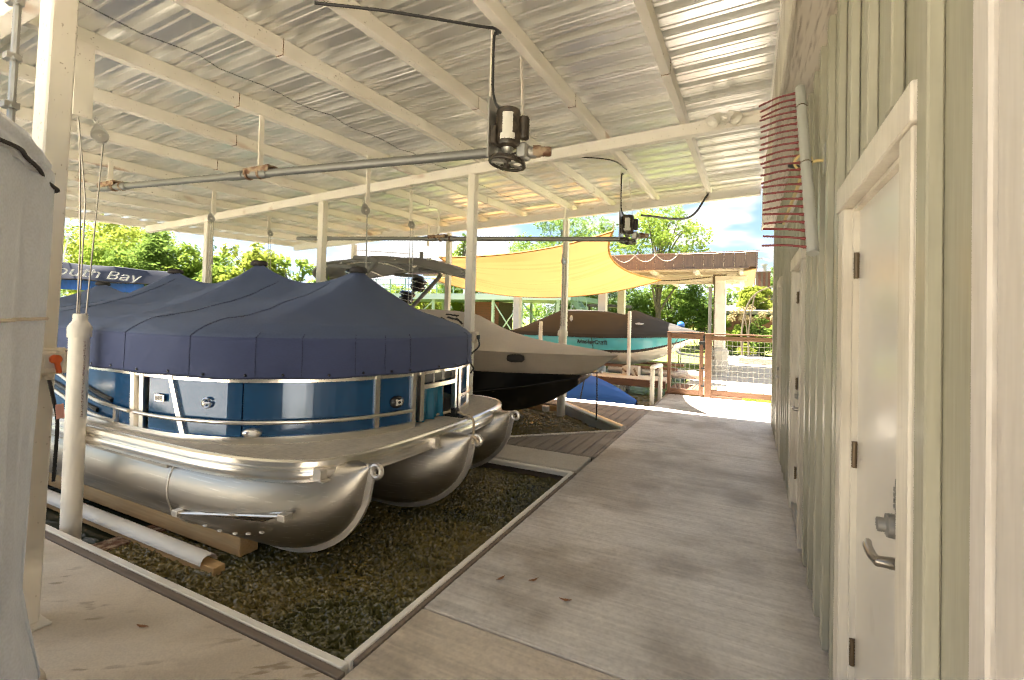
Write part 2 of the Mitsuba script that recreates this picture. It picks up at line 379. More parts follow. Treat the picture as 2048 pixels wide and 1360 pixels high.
# walkway slabs
wk = thing('walkway', 'brushed grey concrete walkway between the slips and the boathouse wall', kind='structure')
for y0, y1 in ((-1.3, 2.165), (2.177, 6.39), (6.402, 11.12)):
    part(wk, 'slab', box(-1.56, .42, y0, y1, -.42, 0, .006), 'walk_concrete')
dk = thing('dock_slab', 'beige concrete dock slab between the near slip and the grey covered boat', kind='structure')
part(dk, 'slab', box(-12, -1.575, 1.0, 1.575, -.40, 0, .006), 'slab_concrete')
part(dk, 'timber_edge', box(-12, -1.57, 1.579, 1.622, -.40, .004, .003), 'grey_wood')
part(dk, 'timber_edge', box(-12, -1.57, .80, .996, -.32, .006, .004), 'grey_wood')
part(dk, 'white_trim', box(-12, -1.60, 1.625, 1.668, -.06, .008, .004), 'vinyl_white')
part(dk, 'face_board', box(-12, -1.60, 1.626, 1.66, -.5, -.072), 'dark_wood')
part(wk, 'timber_edge', box(-1.592, -1.564, 1.69, 4.78, -.42, .003, .002), 'grey_wood')
part(wk, 'white_trim', box(-1.632, -1.594, 1.672, 4.77, -.06, .009, .004), 'vinyl_white')
part(wk, 'timber_edge', box(-1.60, -1.564, 5.43, 11.1, -.42, .004, .003), 'deck_plank')
f1 = thing('finger_pier', 'pale concrete finger pier with a white edge beside the pontoon boat', 'dock')
part(f1, 'slab', box(-10.4, -1.60, 4.86, 5.41, -.10, .002, .008), 'pale_concrete')
part(f1, 'white_trim', box(-10.4, -1.64, 4.79, 4.855, -.06, -.012, .006), 'vinyl_white')
part(f1, 'face_board', box(-10.4, -1.60, 4.81, 4.855, -.5, -.062), 'dark_wood')

def plank_area(parent, poly, w, z, run='y'):
    x0, y0, x1, y1 = poly.bounds
    k = x1
    while k > x0:
        g = poly.intersection(sbox(k - w + .009, y0 - 1, k - .003, y1 + 1))
        for gg in getattr(g, 'geoms', [g]):
            if gg.area > .004: part(parent, 'plank', prism(gg, z - .03, z + rng.uniform(-.0015, .0015)), 'deck_plank')
        k -= w
plank_area(f1, Polygon([(-1.605, 5.42), (-1.605, 6.93), (-3.02, 5.52), (-3.12, 5.42)]), .143, .003)
part(f1, 'white_trim', bar((-1.61, 6.955, -.02), (-3.14, 5.44, -.02), .03, .075, b=.004), 'vinyl_white', label='white edging on the slanted deck side')
part(f1, 'face_board', bar((-1.64, 6.945, -.3), (-3.14, 5.46, -.3), .03, .48), 'dark_wood')
f2 = thing('finger_pier', 'planked finger pier with a sunlit white edge under the covered wakeboard boat bow', 'dock')
plank_area(f2, Polygon([(-1.605, 7.0), (-1.605, 9.08), (-10.0, 9.08), (-10.0, 8.42), (-3.03, 8.42)]), .143, .003)
part(f2, 'white_trim', box(-10, -1.58, 9.085, 9.16, -.07, .012, .006), 'vinyl_white')
part(f2, 'face_board', box(-10, -1.6, 9.05, 9.083, -.5, -.03), 'dark_wood')
part(f2, 'bumper_tube', tube([(-1.60, 6.99, .03), (-3.05, 8.44, .035)], .045, 12), 'alu_weld', label='silvery rounded bumper along the slanted deck side')
part(f2, 'side_plate', bar((-1.64, 7.0, -.12), (-3.07, 8.42, -.10), .02, .24), 'galv')
for x in (-3.35, -4.0): part(f2, 'piling', cyl((x, 8.32, -1), (x, 8.32, -.03), .07), 'pvc')
part(f2, 'side_plate', box(-10, -3.1, 8.38, 8.415, -.22, -.03), 'lumber')

# pavement and catwalk beyond the gate
yd = thing('boat_yard', 'sunlit pale concrete yard behind the boathouse', kind='structure')
for i in range(6):
    for j in range(5): part(yd, 'slab', box(-11.9 + i * 4.5, -7.42 + i * 4.5, -6.30 - j * 5.0, -1.32 - j * 5.0, -.3, -.006, .006), 'pave_concrete')
pv = thing('pavement', 'pale concrete yard beyond the wooden gate', kind='structure')
for y0, y1 in ((11.85, 16.0), (16.02, 20.5), (20.52, 27.0)):
    for x0, x1 in ((-1.45, 3.5), (3.52, 9.0)):
        part(pv, 'slab', box(x0, x1, y0, y1, -.3, -.004, .006), 'pave_concrete')
bp = thing('brown_deck', 'brown plank deck just behind the gate', kind='structure')
for i in range(7): part(bp, 'plank', box(-1.66 + i * .142, -1.522 + i * .142, 11.25, 12.9, -.04, .03, .004), 'brown_wood')
cw = thing('catwalk', 'long low catwalk with pale top and brown sides behind the blue tarp', 'dock')
part(cw, 'walking_surface', box(-8, -1.72, 11.75, 12.65, .13, .20, .006), 'cream_paint')
part(cw, 'side_board', box(-8, -1.72, 11.70, 11.745, .02, .185), 'brown_wood')
part(cw, 'side_board', box(-8, -1.72, 12.655, 12.70, .02, .185), 'brown_wood')
for x in (-2.75, -4.6, -6.4): part(cw, 'piling', cyl((x, 11.85, -1.2), (x, 11.85, .1), .07), 'pvc')
hr = thing('handrail', 'white pipe handrail at the walkway edge before the gate', 'handrail')
part(hr, 'post', cyl((-1.66, 9.60, -.1), (-1.66, 9.60, .66), .043), 'pvc')
part(hr, 'post', cyl((-1.61, 10.25, -.1), (-1.61, 10.25, .66), .043), 'pvc')
part(hr, 'top_rail', tube(curve([(-1.66, 9.56, .69), (-1.65, 9.7, .70), (-1.62, 10.15, .70), (-1.61, 10.29, .69)], 6), .045, 12), 'pvc', smooth=40)

# ------------------------------------------------------------------ canopy over the slips
def ZB(x, y): return 3.615 + .046 * x + .035 * (y - 5.1)          # underside of the purlins
PD = .115
cn = thing('dock_canopy', 'white steel canopy with a ribbed metal roof over the boat slips', 'canopy')
XL, XR, YE = -10.5, .155, 8.68
def rib_profile(y0, w=.9144):
    """(y, dz) of a ribbed panel: three wide ribs with two narrow ones between"""
    pts = []
    for k in range(3):
        c = y0 + w * (k + .5) / 3
        for dy, dz in ((-.1524, 0), (-.062, 0), (-.056, .006), (-.046, .006), (-.040, 0)):
            pass
        pts += [(c - .1524, 0), (c - .103, 0), (c - .101, .016), (c - .083, .016), (c - .081, 0), (c - .050, 0), (c - .044, .062), (c + .044, .062), (c + .050, 0),
                (c + .081, 0), (c + .083, .016), (c + .101, .016), (c + .103, 0)]
    pts.append((y0 + w, 0))
    return np.array(pts)
y = -.6
while y < YE - .05:
    w = min(.9144, YE - y)
    pr = rib_profile(y, w)
    xs = np.linspace(XL, XR, 3)
    P = np.empty((3, len(pr), 3))
    for i, x in enumerate(xs):
        P[i, :, 0] = x; P[i, :, 1] = pr[:, 0]; P[i, :, 2] = ZB(x, pr[:, 0]) + PD + pr[:, 1]
    part(cn, 'roof_panel', [grid(P), hexa([[XL, y - .006, ZB(XL, y) + PD - .004], [XR, y - .006, ZB(XR, y) + PD - .004], [XR, y + .004, ZB(XR, y) + PD - .004], [XL, y + .004, ZB(XL, y) + PD - .004],
         [XL, y - .006, ZB(XL, y) + PD - .001], [XR, y - .006, ZB(XR, y) + PD - .001], [XR, y + .004, ZB(XR, y) + PD - .001], [XL, y + .004, ZB(XL, y) + PD - .001]])], 'roof_metal')
    y += w
PURX = (-.62, -1.47, -2.25, -2.98, -4.0, -4.9, -5.85, -6.8, -7.75, -8.65, -9.55, -10.42)
for x in PURX:
    part(cn, 'purlin', bar((x, -.6, ZB(x, -.6) + PD / 2), (x, YE - .02, ZB(x, YE - .02) + PD / 2 - .001), .068, PD - .002, b=.005), 'paint_steel')
for x, yj in ((-4.0, 2.62), (-2.98, 2.25), (-2.25, 3.7), (-1.47, 4.1), (-4.9, 3.2), (-5.85, 3.6), (-4.0, 7.0), (-2.25, 7.3), (-.62, 3.9), (-4.9, 6.6)):
    part(cn, 'splice_plate', bar((x, yj, ZB(x, yj) + PD / 2 - .004), (x, yj + .13, ZB(x, yj + .13) + PD / 2 - .004), .074, PD + .004, b=.004), 'paint_steel')
    part(cn, 'splice_seam', bar((x, yj - .006, ZB(x, yj) + PD / 2 - .003), (x, yj, ZB(x, yj) + PD / 2 - .003), .073, PD + .003), 'rust')
BEAMY = (1.13, 5.1, 8.4)
for yb in BEAMY:
    part(cn, 'beam', bar((XL + .2, yb, ZB(XL + .2, yb) - .063), (.14, yb, ZB(.14, yb) - .063), .10, .125, b=.006), 'paint_steel')
part(cn, 'edge_trim', bar((XL, YE + .012, ZB(XL, YE) + PD * .55), (XR, YE + .012, ZB(XR, YE) + PD * .55), .02, PD * 1.1), 'paint_steel')
part(cn, 'edge_trim', bar((XL - .012, -.6, ZB(XL, -.6) + PD * .55), (XL - .012, YE, ZB(XL, YE) + PD * .55), .02, PD * 1.1), 'paint_steel')
part(cn, 'edge_trim', bar((XR + .008, -.6, ZB(XR, -.6) + PD + .03), (XR + .008, YE, ZB(XR, YE) + PD + .03), .012, .03), 'paint_steel')
def post(x, yb, s, ztop, zbase, base=False, lab=None, lean=0):
    h = s / 2
    m = [hexa([[x - h, yb - h, zbase], [x + h, yb - h, zbase], [x + h, yb + h, zbase], [x - h, yb + h, zbase],
               [x - h + lean, yb - h, ztop], [x + h + lean, yb - h, ztop], [x + h + lean, yb + h, ztop], [x - h + lean, yb + h, ztop]])]
    k = part(cn, 'post', m if not base else box(x - h, x + h, yb - h, yb + h, zbase, ztop, .008), 'paint_post', label=lab)
    return k
def leant(m):
    v = np.array(m.vertices); k = 1 - v[:, 2] / 3.2; v[:, 0] -= .165 * k; v[:, 1] += .018 * k
    return TM(v, m.faces)
part(cn, 'post', leant(box(-3.10, -2.965, 1.03, 1.13, .012, ZB(-3.03, 1.08) - .128, .007)), 'paint_post', label='nearest post with a bolted foot, beside the grey boat cover')
part(cn, 'foot_plate', leant(box(-3.15, -2.915, 1.01, 1.16, 0.001, .012, .003)), 'paint_post')
for x, yb in ((-5.7, 1.13), (-8.4, 1.13), (-3.1, 5.1), (-5.68, 5.1), (-8.43, 5.1), (-3.1, 8.5), (-5.72, 8.5), (-8.4, 8.5)):
    part(cn, 'post', box(x - .05, x + .05, yb - .05, yb + .05, .0, ZB(x, yb) - .128, .006), 'paint_post')
# hanger straps that carry pulleys and drive pipes: (x, y, length, width along y, thickness)
def hanger(x, y, zb, wy=.06, lab=None):
    part(cn, 'hanger', box(x - .006, x + .006, y - wy / 2, y + wy / 2, zb, ZB(x, y) + .02, .002), 'paint_post', label=lab)
hanger(-3.955, 1.545, 2.83, .105, 'wide perforated hanger plate beside the nearest post')
for x, yy, z in ((-3.97, 4.2, 2.83), (-6.84, 4.2, 2.93), (-7.7, 5.72, 3.03), (-4.55, 5.72, 2.99), (-2.95, 8.0, 2.95), (-5.9, 8.0, 3.0)):
    hanger(x, yy, z)
for x, yy in ((-4.0, 2.86), (-6.6, 2.86), (-4.6, 6.5)):
    z = 2.70 - .05 * (x + 1.5)
    hanger(x, yy, z + .05, .05)
    part(cn, 'pipe_bracket', [box(x - .17, x + .17, yy - .045, yy + .045, z + .045, z + .058), box(x - .17, x + .17, yy - .05, yy - .043, z + .0, z + .057), box(x - .17, x + .17, yy + .043, yy + .05, z + .0, z + .057)], 'rust')
# turnbuckle bracket at far left top
part(cn, 'hanger', box(-2.70, -2.55, .80, .812, 2.88, 3.45, .003), 'rust', label='rusty bracket plate above the grey boat cover')

# ------------------------------------------------------------------ boathouse on the right
part(cn, 'flashing', bar((.20, -.6, ZB(.2, -.6) + PD + .065), (.20, YE + .05, ZB(.2, YE) + PD + .065), .42, .02), 'paint_steel')
bh = thing('boathouse', 'sage green board and batten boathouse with white trim along the walkway', 'building')
XW = .365
DOORS = ((1.385, 2.39), (3.92, 4.86), (6.35, 7.05))                 # outer edges of the casings along the wall
YF, YN = 8.45, 1.10
bounds = [YN]
yy = 1.38
def in_door(y0, y1):
    for a, b in DOORS:
        if y1 > a and y0 < b: return a, b
    return None
# siding boards between battens
bat = [1.325] + list(np.arange(2.485, 3.9, .292)) + list(np.arange(4.95, 6.3, .292)) + list(np.arange(7.14, YF, .292))
above = list(np.arange(1.62, 2.4, .292)) + list(np.arange(4.15, 4.9, .292)) + [6.5, 6.8]
edges = [YN] + sorted(bat + above) + [YF]
for a, b in zip(edges[:-1], edges[1:]):
    d = in_door(a + .02, b - .02)
    x0 = XW + rng.uniform(-.0015, .0015)
    part(bh, 'siding_board', box(x0, XW + .03, a + .001, b - .001, 2.16 if d else .06, 3.25), 'siding')
part(bh, 'core_wall', [box(XW + .05, 5.5, YN - .02, YF - .03, .0, 3.6)], 'siding')
for yb in bat:
    part(bh, 'batten', box(XW - .032, XW - .002, yb - .036, yb + .036, .045, 3.10, .004), 'siding')
for yb in above:
    part(bh, 'batten', box(XW - .032, XW - .002, yb - .036, yb + .036, 2.17, 3.10, .004), 'siding')
part(bh, 'base_board', box(XW + .012, XW + .03, YN, YF, .0, .06), 'dark_wood')
part(bh, 'corner_trim', box(XW - .03, XW + .06, YF + .0, YF + .09, .02, 3.10, .004), 'trim_board')
part(bh, 'corner_trim', box(XW - .020, XW + .06, 1.03, YN, .0, 3.10, .005), 'corner_board')
part(bh, 'corner_panel', box(XW - .012, XW + .06, -.7, 1.026, .0, 3.10, .006), 'corner_board')
part(bh, 'soffit', box(.158, XW + .03, -.7, YF + .09, 3.10, 3.122), 'weathered_board')
part(bh, 'fascia_board', box(.165, .195, -.7, YF + .09, 3.094, 3.66, .003), 'trim_board')
part(bh, 'drip_edge', box(.158, .176, -.7, YF + .10, 3.07, 3.11, .003), 'trim_board')
part(bh, 'roof', hexa([[.17, -.8, 3.67], [6.2, -.8, 4.3], [6.2, YF + .3, 4.3], [.17, YF + .3, 3.67], [.17, -.8, 3.70], [6.2, -.8, 4.34], [6.2, YF + .3, 4.34], [.17, YF + .3, 3.70]]), 'roof_metal')
part(bh, 'rear_wall', [box(.20, 5.5, YF - .02, YF - .001, 3.12, 3.66), box(5.5, 5.52, -.7, YF, 0, 4.2)], 'siding')
def door(y0, y1, i, lab):
    a, b = y0 + .105, y1 - .105
    d = part(bh, 'door', box(XW + .018, XW + .05, a, b, .09, 2.045), 'door_paint', label=lab)
    xo, xi = XW - .035, XW + .03
    part(bh, 'door_casing', box(xo, xi, y0, a - .001, .03, 2.05, .005), 'trim_board')
    part(bh, 'door_casing', box(xo, xi, b + .001, y1, .03, 2.05, .005), 'trim_board')
    part(bh, 'door_casing', box(xo - .006, xi, y0 - .015, y1 + .015, 2.052, 2.15, .005), 'trim_board')
    part(bh, 'door_jamb', [box(XW - .002, XW + .05, a, a + .016, .06, 2.05), box(XW - .002, XW + .05, b - .022, b, .06, 2.05), box(XW - .002, XW + .05, a, b, 2.035, 2.05)], 'trim_board')
    part(bh, 'threshold', box(XW - .02, XW + .05, a, b, .03, .088), 'galv')
    for z in (.34, 1.09, 1.82):
        part(d, 'hinge', [cyl((XW + .008, b - .026, z - .05), (XW + .008, b - .026, z + .05), .009, 8), box(XW + .006, XW + .017, b - .0235, b - .006, z - .05, z + .05)], 'hinge_brown')
    ya = a + .095
    xd = XW + .018
    part(d, 'deadbolt', [box(xd - .028, xd, ya - .030, ya + .030, 1.03, 1.19, .010), lathe([(1e-4, 0), (.032, 0), (.030, .03), (.018, .034), (.018, .05), (1e-4, .052)], 18, (xd - .02, ya, 1.062), (-1, 0, 0))] + [box(xd - .032, xd - .027, ya - .02 + q * .015, ya - .01 + q * .015, zz, zz + .01) for q in range(3) for zz in (1.105, 1.12, 1.135, 1.15)], 'galv_dark', smooth=30)
    part(d, 'handle', [lathe([(1e-4, 0), (.037, 0), (.035, .012), (.017, .02), (.013, .075), (1e-4, .08)], 16, (xd, ya, .965), (-1, 0, 0)),
                       tube(curve([(xd - .068, ya - .01, .965), (xd - .075, ya + .03, .967), (xd - .074, ya + .09, .968), (xd - .066, ya + .125, .965)], 6), [.012] * 12 + [.010] * 7, 10)], 'nickel', smooth=40)
door(*DOORS[0], 0, 'nearest pale door with a keypad lock and lever handle')
door(*DOORS[1], 1, 'second pale door further along the wall')
door(*DOORS[2], 2, 'farthest pale door near the end of the wall')
# ------------------------------------------------------------------ pontoon boat
FCP = curve([(-8.7, 1.90), (-6, 1.90), (-4.3, 1.90), (-3.6, 1.915), (-3.3, 1.97), (-3.0, 2.08), (-2.72, 2.31), (-2.52, 2.57), (-2.41, 2.87), (-2.36, 3.15), (-2.36, 3.45),
             (-2.39, 3.75), (-2.46, 4.02), (-2.62, 4.25), (-2.9, 4.37), (-3.4, 4.42), (-8.7, 4.42)], 40)
FCS = np.r_[0, np.cumsum(np.linalg.norm(np.diff(FCP, axis=0), axis=1))]
def fc(s, off=0.0):
    s = np.asarray(s, float)
    x, y = np.interp(s, FCS, FCP[:, 0]), np.interp(s, FCS, FCP[:, 1])
    tx = np.interp(s + .02, FCS, FCP[:, 0]) - np.interp(s - .02, FCS, FCP[:, 0]); ty = np.interp(s + .02, FCS, FCP[:, 1]) - np.interp(s - .02, FCS, FCP[:, 1])
    L = np.hypot(tx, ty) + 1e-9
    return np.stack([x + off * ty / L, y - off * tx / L], -1)
def fpt(s, z, off=0.0):
    q = fc(np.array([float(s)]), off)[0]; return np.array([q[0], q[1], z])
def strip(s0, s1, z0, z1, off, th, ds=.05):
    n = max(2, int(math.ceil((s1 - s0) / ds)) + 1); s = np.linspace(s0, s1, n)
    a, b = fc(s, off), fc(s, off + th)
    ring = np.stack([np.c_[a, np.full(n, z0)], np.c_[b, np.full(n, z0)], np.c_[b, np.full(n, z1)], np.c_[a, np.full(n, z1)], np.c_[a, np.full(n, z0)]], 1)
    m = grid(ring, flip=True)
    caps = []
    for k in (0, -1):
        r = ring[k][:4]; caps.append(TM(r, [[0, 1, 2], [0, 2, 3]] if k == 0 else [[0, 2, 1], [0, 3, 2]]))
    return cat([m] + caps)
def srail(s0, s1, z0, z1, r, off=.03):
    s = np.linspace(s0, s1, max(4, int((s1 - s0) / .08)))
    q = fc(s, off); return tube(np.c_[q, np.linspace(z0, z1, len(s))], r, 10)

bo = thing('pontoon_boat', 'blue pontoon boat with three silver tubes, lifted in the slip beside the walkway', 'boat')
def pontoon(yc, tip, main):
    R, zc = .325, .358
    xs = np.r_[np.linspace(-9.0, -3.55, 8), np.linspace(-3.5, tip, 26)]
    n = 40; P = np.empty((len(xs), n + 1, 3))
    ph = np.linspace(0, 2 * np.pi, n + 1)
    x0 = tip - .78
    for i, x in enumerate(xs):
        u = np.clip((x + 3.5) / (tip + 3.5), 0, 1); w = R * max(1e-3, (1 - u ** 2.3)) ** .62
        e = np.clip((x - x0) / .78, 0, 1); zb = .033 + .615 * (1 - math.sqrt(max(0, 1 - e ** 2.1)))
        zt = .683 - .012 * u
        k = .5 + .5 * u                                                    # sharper keel towards the tip
        s_, c_ = np.sin(ph), np.cos(ph)
        prof = np.sign(s_) * np.abs(s_) ** (1.0 + .0 * u)
        wv = np.where(c_ < 0, np.abs(s_) ** (1 + .35 * u), np.abs(s_) ** (1 - .25 * u)) * np.sign(s_)
        P[i, :, 0] = x; P[i, :, 1] = yc + w * wv; P[i, :, 2] = (zt + zb) / 2 + (zt - zb) / 2 * c_
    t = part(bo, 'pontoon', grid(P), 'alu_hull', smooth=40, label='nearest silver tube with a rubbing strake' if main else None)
    ex = np.linspace(-3.45, tip, 40); e = np.clip((ex - x0) / .78, 0, 1)
    zb = .033 + .615 * (1 - np.sqrt(np.maximum(0, 1 - e ** 2.1)))
    pts = np.c_[ex, np.full(40, yc), zb]
    nrm = np.gradient(pts, axis=0); nrm = np.c_[-nrm[:, 2], np.zeros(40), nrm[:, 0]]; nrm /= np.linalg.norm(nrm, axis=1, keepdims=True)
    lo, hi = pts - nrm * .035, pts + nrm * .03
    wv = np.array([0, -.011, 0])
    ring = np.stack([lo + wv, lo - wv, hi - wv, hi + wv, lo + wv], 1)
    part(t, 'keel_strip', grid(ring), 'alu_weld')
    part(t, 'weld_seam', tube([(-3.5 + .02 * math.sin(a), yc + .328 * math.sin(a), .358 + .328 * math.cos(a)) for a in np.linspace(0, 2 * np.pi, 40, endpoint=False)], .006, 6, closed=True), 'alu_weld')
    a = np.linspace(0, 2 * np.pi, 18, endpoint=False)
    part(t, 'tow_eye', [tube([(tip + .045 + .036 * math.cos(q), yc, .640 + .036 * math.sin(q)) for q in a], .017, 8, closed=True), box(tip - .03, tip + .02, yc - .012, yc + .012, .57, .675)], 'alu_weld', smooth=40)
    return t
for yc, tip in ((2.25, -2.03), (3.2, -1.89), (4.2, -2.05)):
    t = pontoon(yc, tip, yc < 2.5)
    part(t, 'bracket', [box(tip - .26, tip - .20, yc - .20, yc - .15, .60, .66), box(tip - .28, tip - .17, yc - .21, yc - .15, .592, .60)], 'alu_weld')
    if yc < 2.5:
        A, B, C, D = (-3.38, 1.93, .225), (-2.42, 2.02, .385), (-2.50, 1.985, .345), (-2.95, 1.93, .22)
        A, B, C, D = [np.array(q) for q in (A, B, C, D)]
        o = np.array([0, -.05, -.004]); C = np.array([-2.52, 2.02, .335]); D = np.array([-2.92, 1.96, .225])
        L_ = lambda q: A * (1 - q) + B * q
        part(t, 'strake', TM([A, B, B + o, A + o * .3, A + [0, 0, -.006], B + [0, 0, -.006], B + o + [0, 0, -.006], A + o * .3 + [0, 0, -.006]], [[0, 1, 2], [0, 2, 3], [4, 6, 5], [4, 7, 6], [3, 2, 6], [3, 6, 7]]), 'alu_hull', label='folded metal strake on the tube side')
        part(t, 'strake_flap', TM([L_(.22) + o * .42, L_(.96) + o * .9, L_(.78) + [0, -.012, -.050], L_(.45) + [0, -.006, -.030]], [[0, 1, 2], [0, 2, 3]]), 'motor_black', label='dark lower flap of the strake')
        part(t, 'strake_edge', [tube([A + o * .2, B + o], .008, 6), tube([A, B], .007, 6), box(-3.42, -3.36, 1.90, 1.95, .205, .245, .004), box(-2.45, -2.39, 1.94, 2.0, .36, .40, .004)], 'alu_weld')
        part(t, 'weld_bead', [ball((x, 1.93, z), (.02, .012, .007), 1) for x, z in ((-3.1, .20), (-2.95, .20), (-2.8, .215), (-2.68, .24), (-2.56, .275), (-2.85, .318))], 'alu_weld')
        part(t, 'side_skirt', box(-8.8, -3.52, 1.915, 1.93, .50, .60), 'alu_hull')
        part(t, 'side_skirt', box(-3.50, -3.36, 1.96, 1.97, .585, .61), 'alu_weld')
dk_out = curve([(-8.9, 1.83), (-6, 1.83), (-4.4, 1.83), (-3.34, 1.845), (-2.9, 1.875), (-2.5, 1.97), (-2.28, 2.13), (-2.19, 2.4), (-2.16, 2.75), (-2.16, 3.3), (-2.19, 3.8), (-2.27, 4.3), (-2.38, 4.53), (-2.6, 4.65), (-3, 4.67), (-6, 4.67), (-8.9, 4.67)], 12)
dpoly = Polygon(dk_out)
part(bo, 'deck', prism(dpoly, .60, .700), 'deck_vinyl')
scene['deck_vinyl'] = {'type': 'twosided', 'bsdf': pb(proc(lambda p, n, uv: mix((.46, .42, .355), (.33, .30, .25), noise(p.x * 30, p.y * 110) * .55 + .45 * noise(p.x * 120, p.y * 30))), .7)}
tang = np.gradient(dk_out, axis=0); tang /= np.linalg.norm(tang, axis=1, keepdims=True); outn = np.c_[tang[:, 1], -tang[:, 0]]
prof = np.array([(0, .703), (.018, .706), (.030, .695), (.032, .668), (.020, .655), (.020, .648), (.034, .640), (.040, .620), (.034, .600), (.022, .592), (.022, .575), (0, .572)])
def rail_band(pr):
    return grid(np.concatenate([dk_out[:, None] + outn[:, None] * pr[None, :, :1], np.broadcast_to(pr[None, :, 1:2], (len(dk_out), len(pr), 1))], -1), flip=True)
part(bo, 'rub_rail', rail_band(prof[:6]), 'alu_rail', smooth=35)
part(bo, 'rub_rail', rail_band(prof[5:]), 'alu_rail', smooth=35)
# fence
for s0, s1 in ((.02, 2.4), (2.44, 4.74), (4.95, 5.725), (5.735, 6.60), (6.62, 6.93), (7.70, 8.0), (8.05, 11.0), (11.05, 14.4)):
    part(bo, 'side_panel', strip(s0, s1, .735, 1.36, -.012, .012), 'blue_panel')
part(bo, 'bottom_rail', strip(0, 6.96, .700, .748, -.022, .044), 'alu_rail')
part(bo, 'bottom_rail', strip(7.62, 14.45, .700, .748, -.022, .044), 'alu_rail')
part(bo, 'hem_rail', strip(0, 14.45, 1.105, 1.128, -.02, .036), 'alu_rail')
def stanchion(s, w, z0=.735, z1=1.4, ds=0.0):
    n = 5; ring = []
    for k in range(n):
        t = k / (n - 1); ss = s + ds * t; z = z0 + (z1 - z0) * t
        ring.append([fpt(ss - w / 2, z, -.02), fpt(ss + w / 2, z, -.02), fpt(ss + w / 2, z, .020), fpt(ss - w / 2, z, .020), fpt(ss - w / 2, z, -.02)])
    return grid(np.array(ring))
for s, w, ds in ((.03, .05, 0), (2.42, .06, 0), (4.79, .05, -.03), (4.90, .05, -.03), (5.32, .038, -.22), (6.61, .036, 0), (6.945, .04, 0), (7.035, .045, 0), (7.645, .05, 0), (8.02, .05, 0), (7.56, .035, 0), (11.02, .06, 0)):
    part(bo, 'stanchion', stanchion(s, w, ds=ds), 'alu_rail')
part(bo, 'filler_panel', strip(4.82, 4.88, .74, 1.36, -.03, .02), 'cream_paint')
part(bo, 'mid_rail', srail(4.84, 6.93, .85, .838, .014), 'alu_rail', smooth=50)
part(bo, 'mid_rail', srail(7.66, 8.4, .86, .86, .014), 'alu_rail', smooth=50)
def swoop(zs, r, mat_, off=.03):
    k = curve([(s, z, 0) for s, z in zs], 10); q = fc(k[:, 0], off)
    return tube(np.c_[q, k[:, 1]], r, 10)
part(bo, 'swoop_rail', swoop([(3.3, 1.12), (3.75, 1.03), (4.03, .945), (4.31, .885), (4.55, .862), (4.77, .85)], .014, 0), 'alu_rail', smooth=50)
part(bo, 'swoop_rail', swoop([(3.3, .98), (3.75, .88), (4.07, .80), (4.35, .768), (4.60, .755)], .014, 0), 'alu_rail', smooth=50)
part(bo, 'swoop_strut', stanchion(4.56, .04, .75, .86), 'alu_rail')
part(bo, 'accent_stripe', swoop([(3.2, 1.16), (3.75, 1.075), (4.05, .985), (4.33, .92), (4.5, .895)], .018, 0, .004), 'black_gloss', smooth=50)
part(bo, 'accent_stripe', swoop([(3.2, 1.03), (3.75, .925), (4.05, .845), (4.3, .80)], .018, 0, .004), 'black_gloss', smooth=50)
# gate and seat seen through it
gt = part(bo, 'gate', [strip(7.05, 7.55, .985, 1.02, -.015, .03)], 'alu_rail')
ss = np.linspace(7.06, 7.44, 60); zz = np.linspace(.705, .985, 10)
fold = .018 * np.sin(ss * 46) + .010 * np.sin(ss * 83 + 1)
P = np.array([[[*fc(np.array([s]), -.06 + f * (1.2 - .5 * (z - .7) / .28))[0], z] for z in zz] for s, f in zip(ss, fold)])
part(gt, 'canvas', grid(P), 'seat_vinyl', smooth=True, label='teal pleated canvas filling the lower gate')
part(gt, 'canvas', strip(7.05, 7.60, 1.02, 1.36, -.06, .01), 'canvas_smoke')
part(gt, 'strap', [strip(7.30, 7.325, 1.04, 1.13, .02, .01), strip(7.17, 7.18, 1.02, 1.12, .02, .008)], 'label_paper')
part(bo, 'seat_base', strip(7.45, 7.53, .705, .97, -.12, .03), 'cream_paint')
part(bo, 'cleat', [box(-2.36, -2.30, 3.60, 3.67, .70, .765, .01), box(-2.42, -2.22, 3.57, 3.71, .70, .708, .003)], 'black_matte')
def fframe(s):
    t = fc(np.array([s + .03]))[0] - fc(np.array([s - .03]))[0]
    t = unit([t[0], t[1], 0]); return frame(t, (0, 0, 1)), t
def fbadge(name, s, z, mesh_fn, m, lab=None, off=.012, smooth=False):
    R, _ = fframe(s); return part(bo, name, xf(mesh_fn, R, fpt(s, z, off)), m, smooth=smooth, label=lab)
el = trimesh.creation.icosphere(3, 1.0)
def ellipsoid(a, b, c): return TM(np.asarray(el.vertices) * [a, b, c], el.faces)
dl = fbadge('docking_light', 5.80, .775, ellipsoid(.062, .034, .035), 'chrome', 'chrome oval light low on the side', smooth=True)
R_, _ = fframe(5.80)
part(dl, 'lens', xf(ellipsoid(.030, .022, .016), R_, fpt(5.815, .775, .038)), 'hull_white', smooth=True)
dl = fbadge('docking_light', 6.78, .92, ellipsoid(.062, .048, .035), 'black_gloss', 'black oval light near the gate', smooth=True)
R_, _ = fframe(6.78)
part(dl, 'lens', xf(box(-.032, .032, -.026, .026, 0, .02, .008), R_, fpt(6.78, .92, .026)), 'label_paper')
a = np.linspace(0.6, 2 * np.pi + .1, 22)
fbadge('emblem', 5.49, .963, cat([tube([(.030 * math.cos(q), .030 * math.sin(q), .004) for q in a], .008, 8), tube([(.028, .0, .004), (.0, .0, .006)], .008, 8), ball((-.006, -.002, .004), .011, 1)]), 'chrome', 'round chrome emblem shaped like a letter G', smooth=40)
bg = fbadge('badge', 5.09, .968, box(-.052, .052, -.026, .026, 0, .008, .006), 'chrome', 'small chrome badge plate with black face')
R_, _ = fframe(5.09)
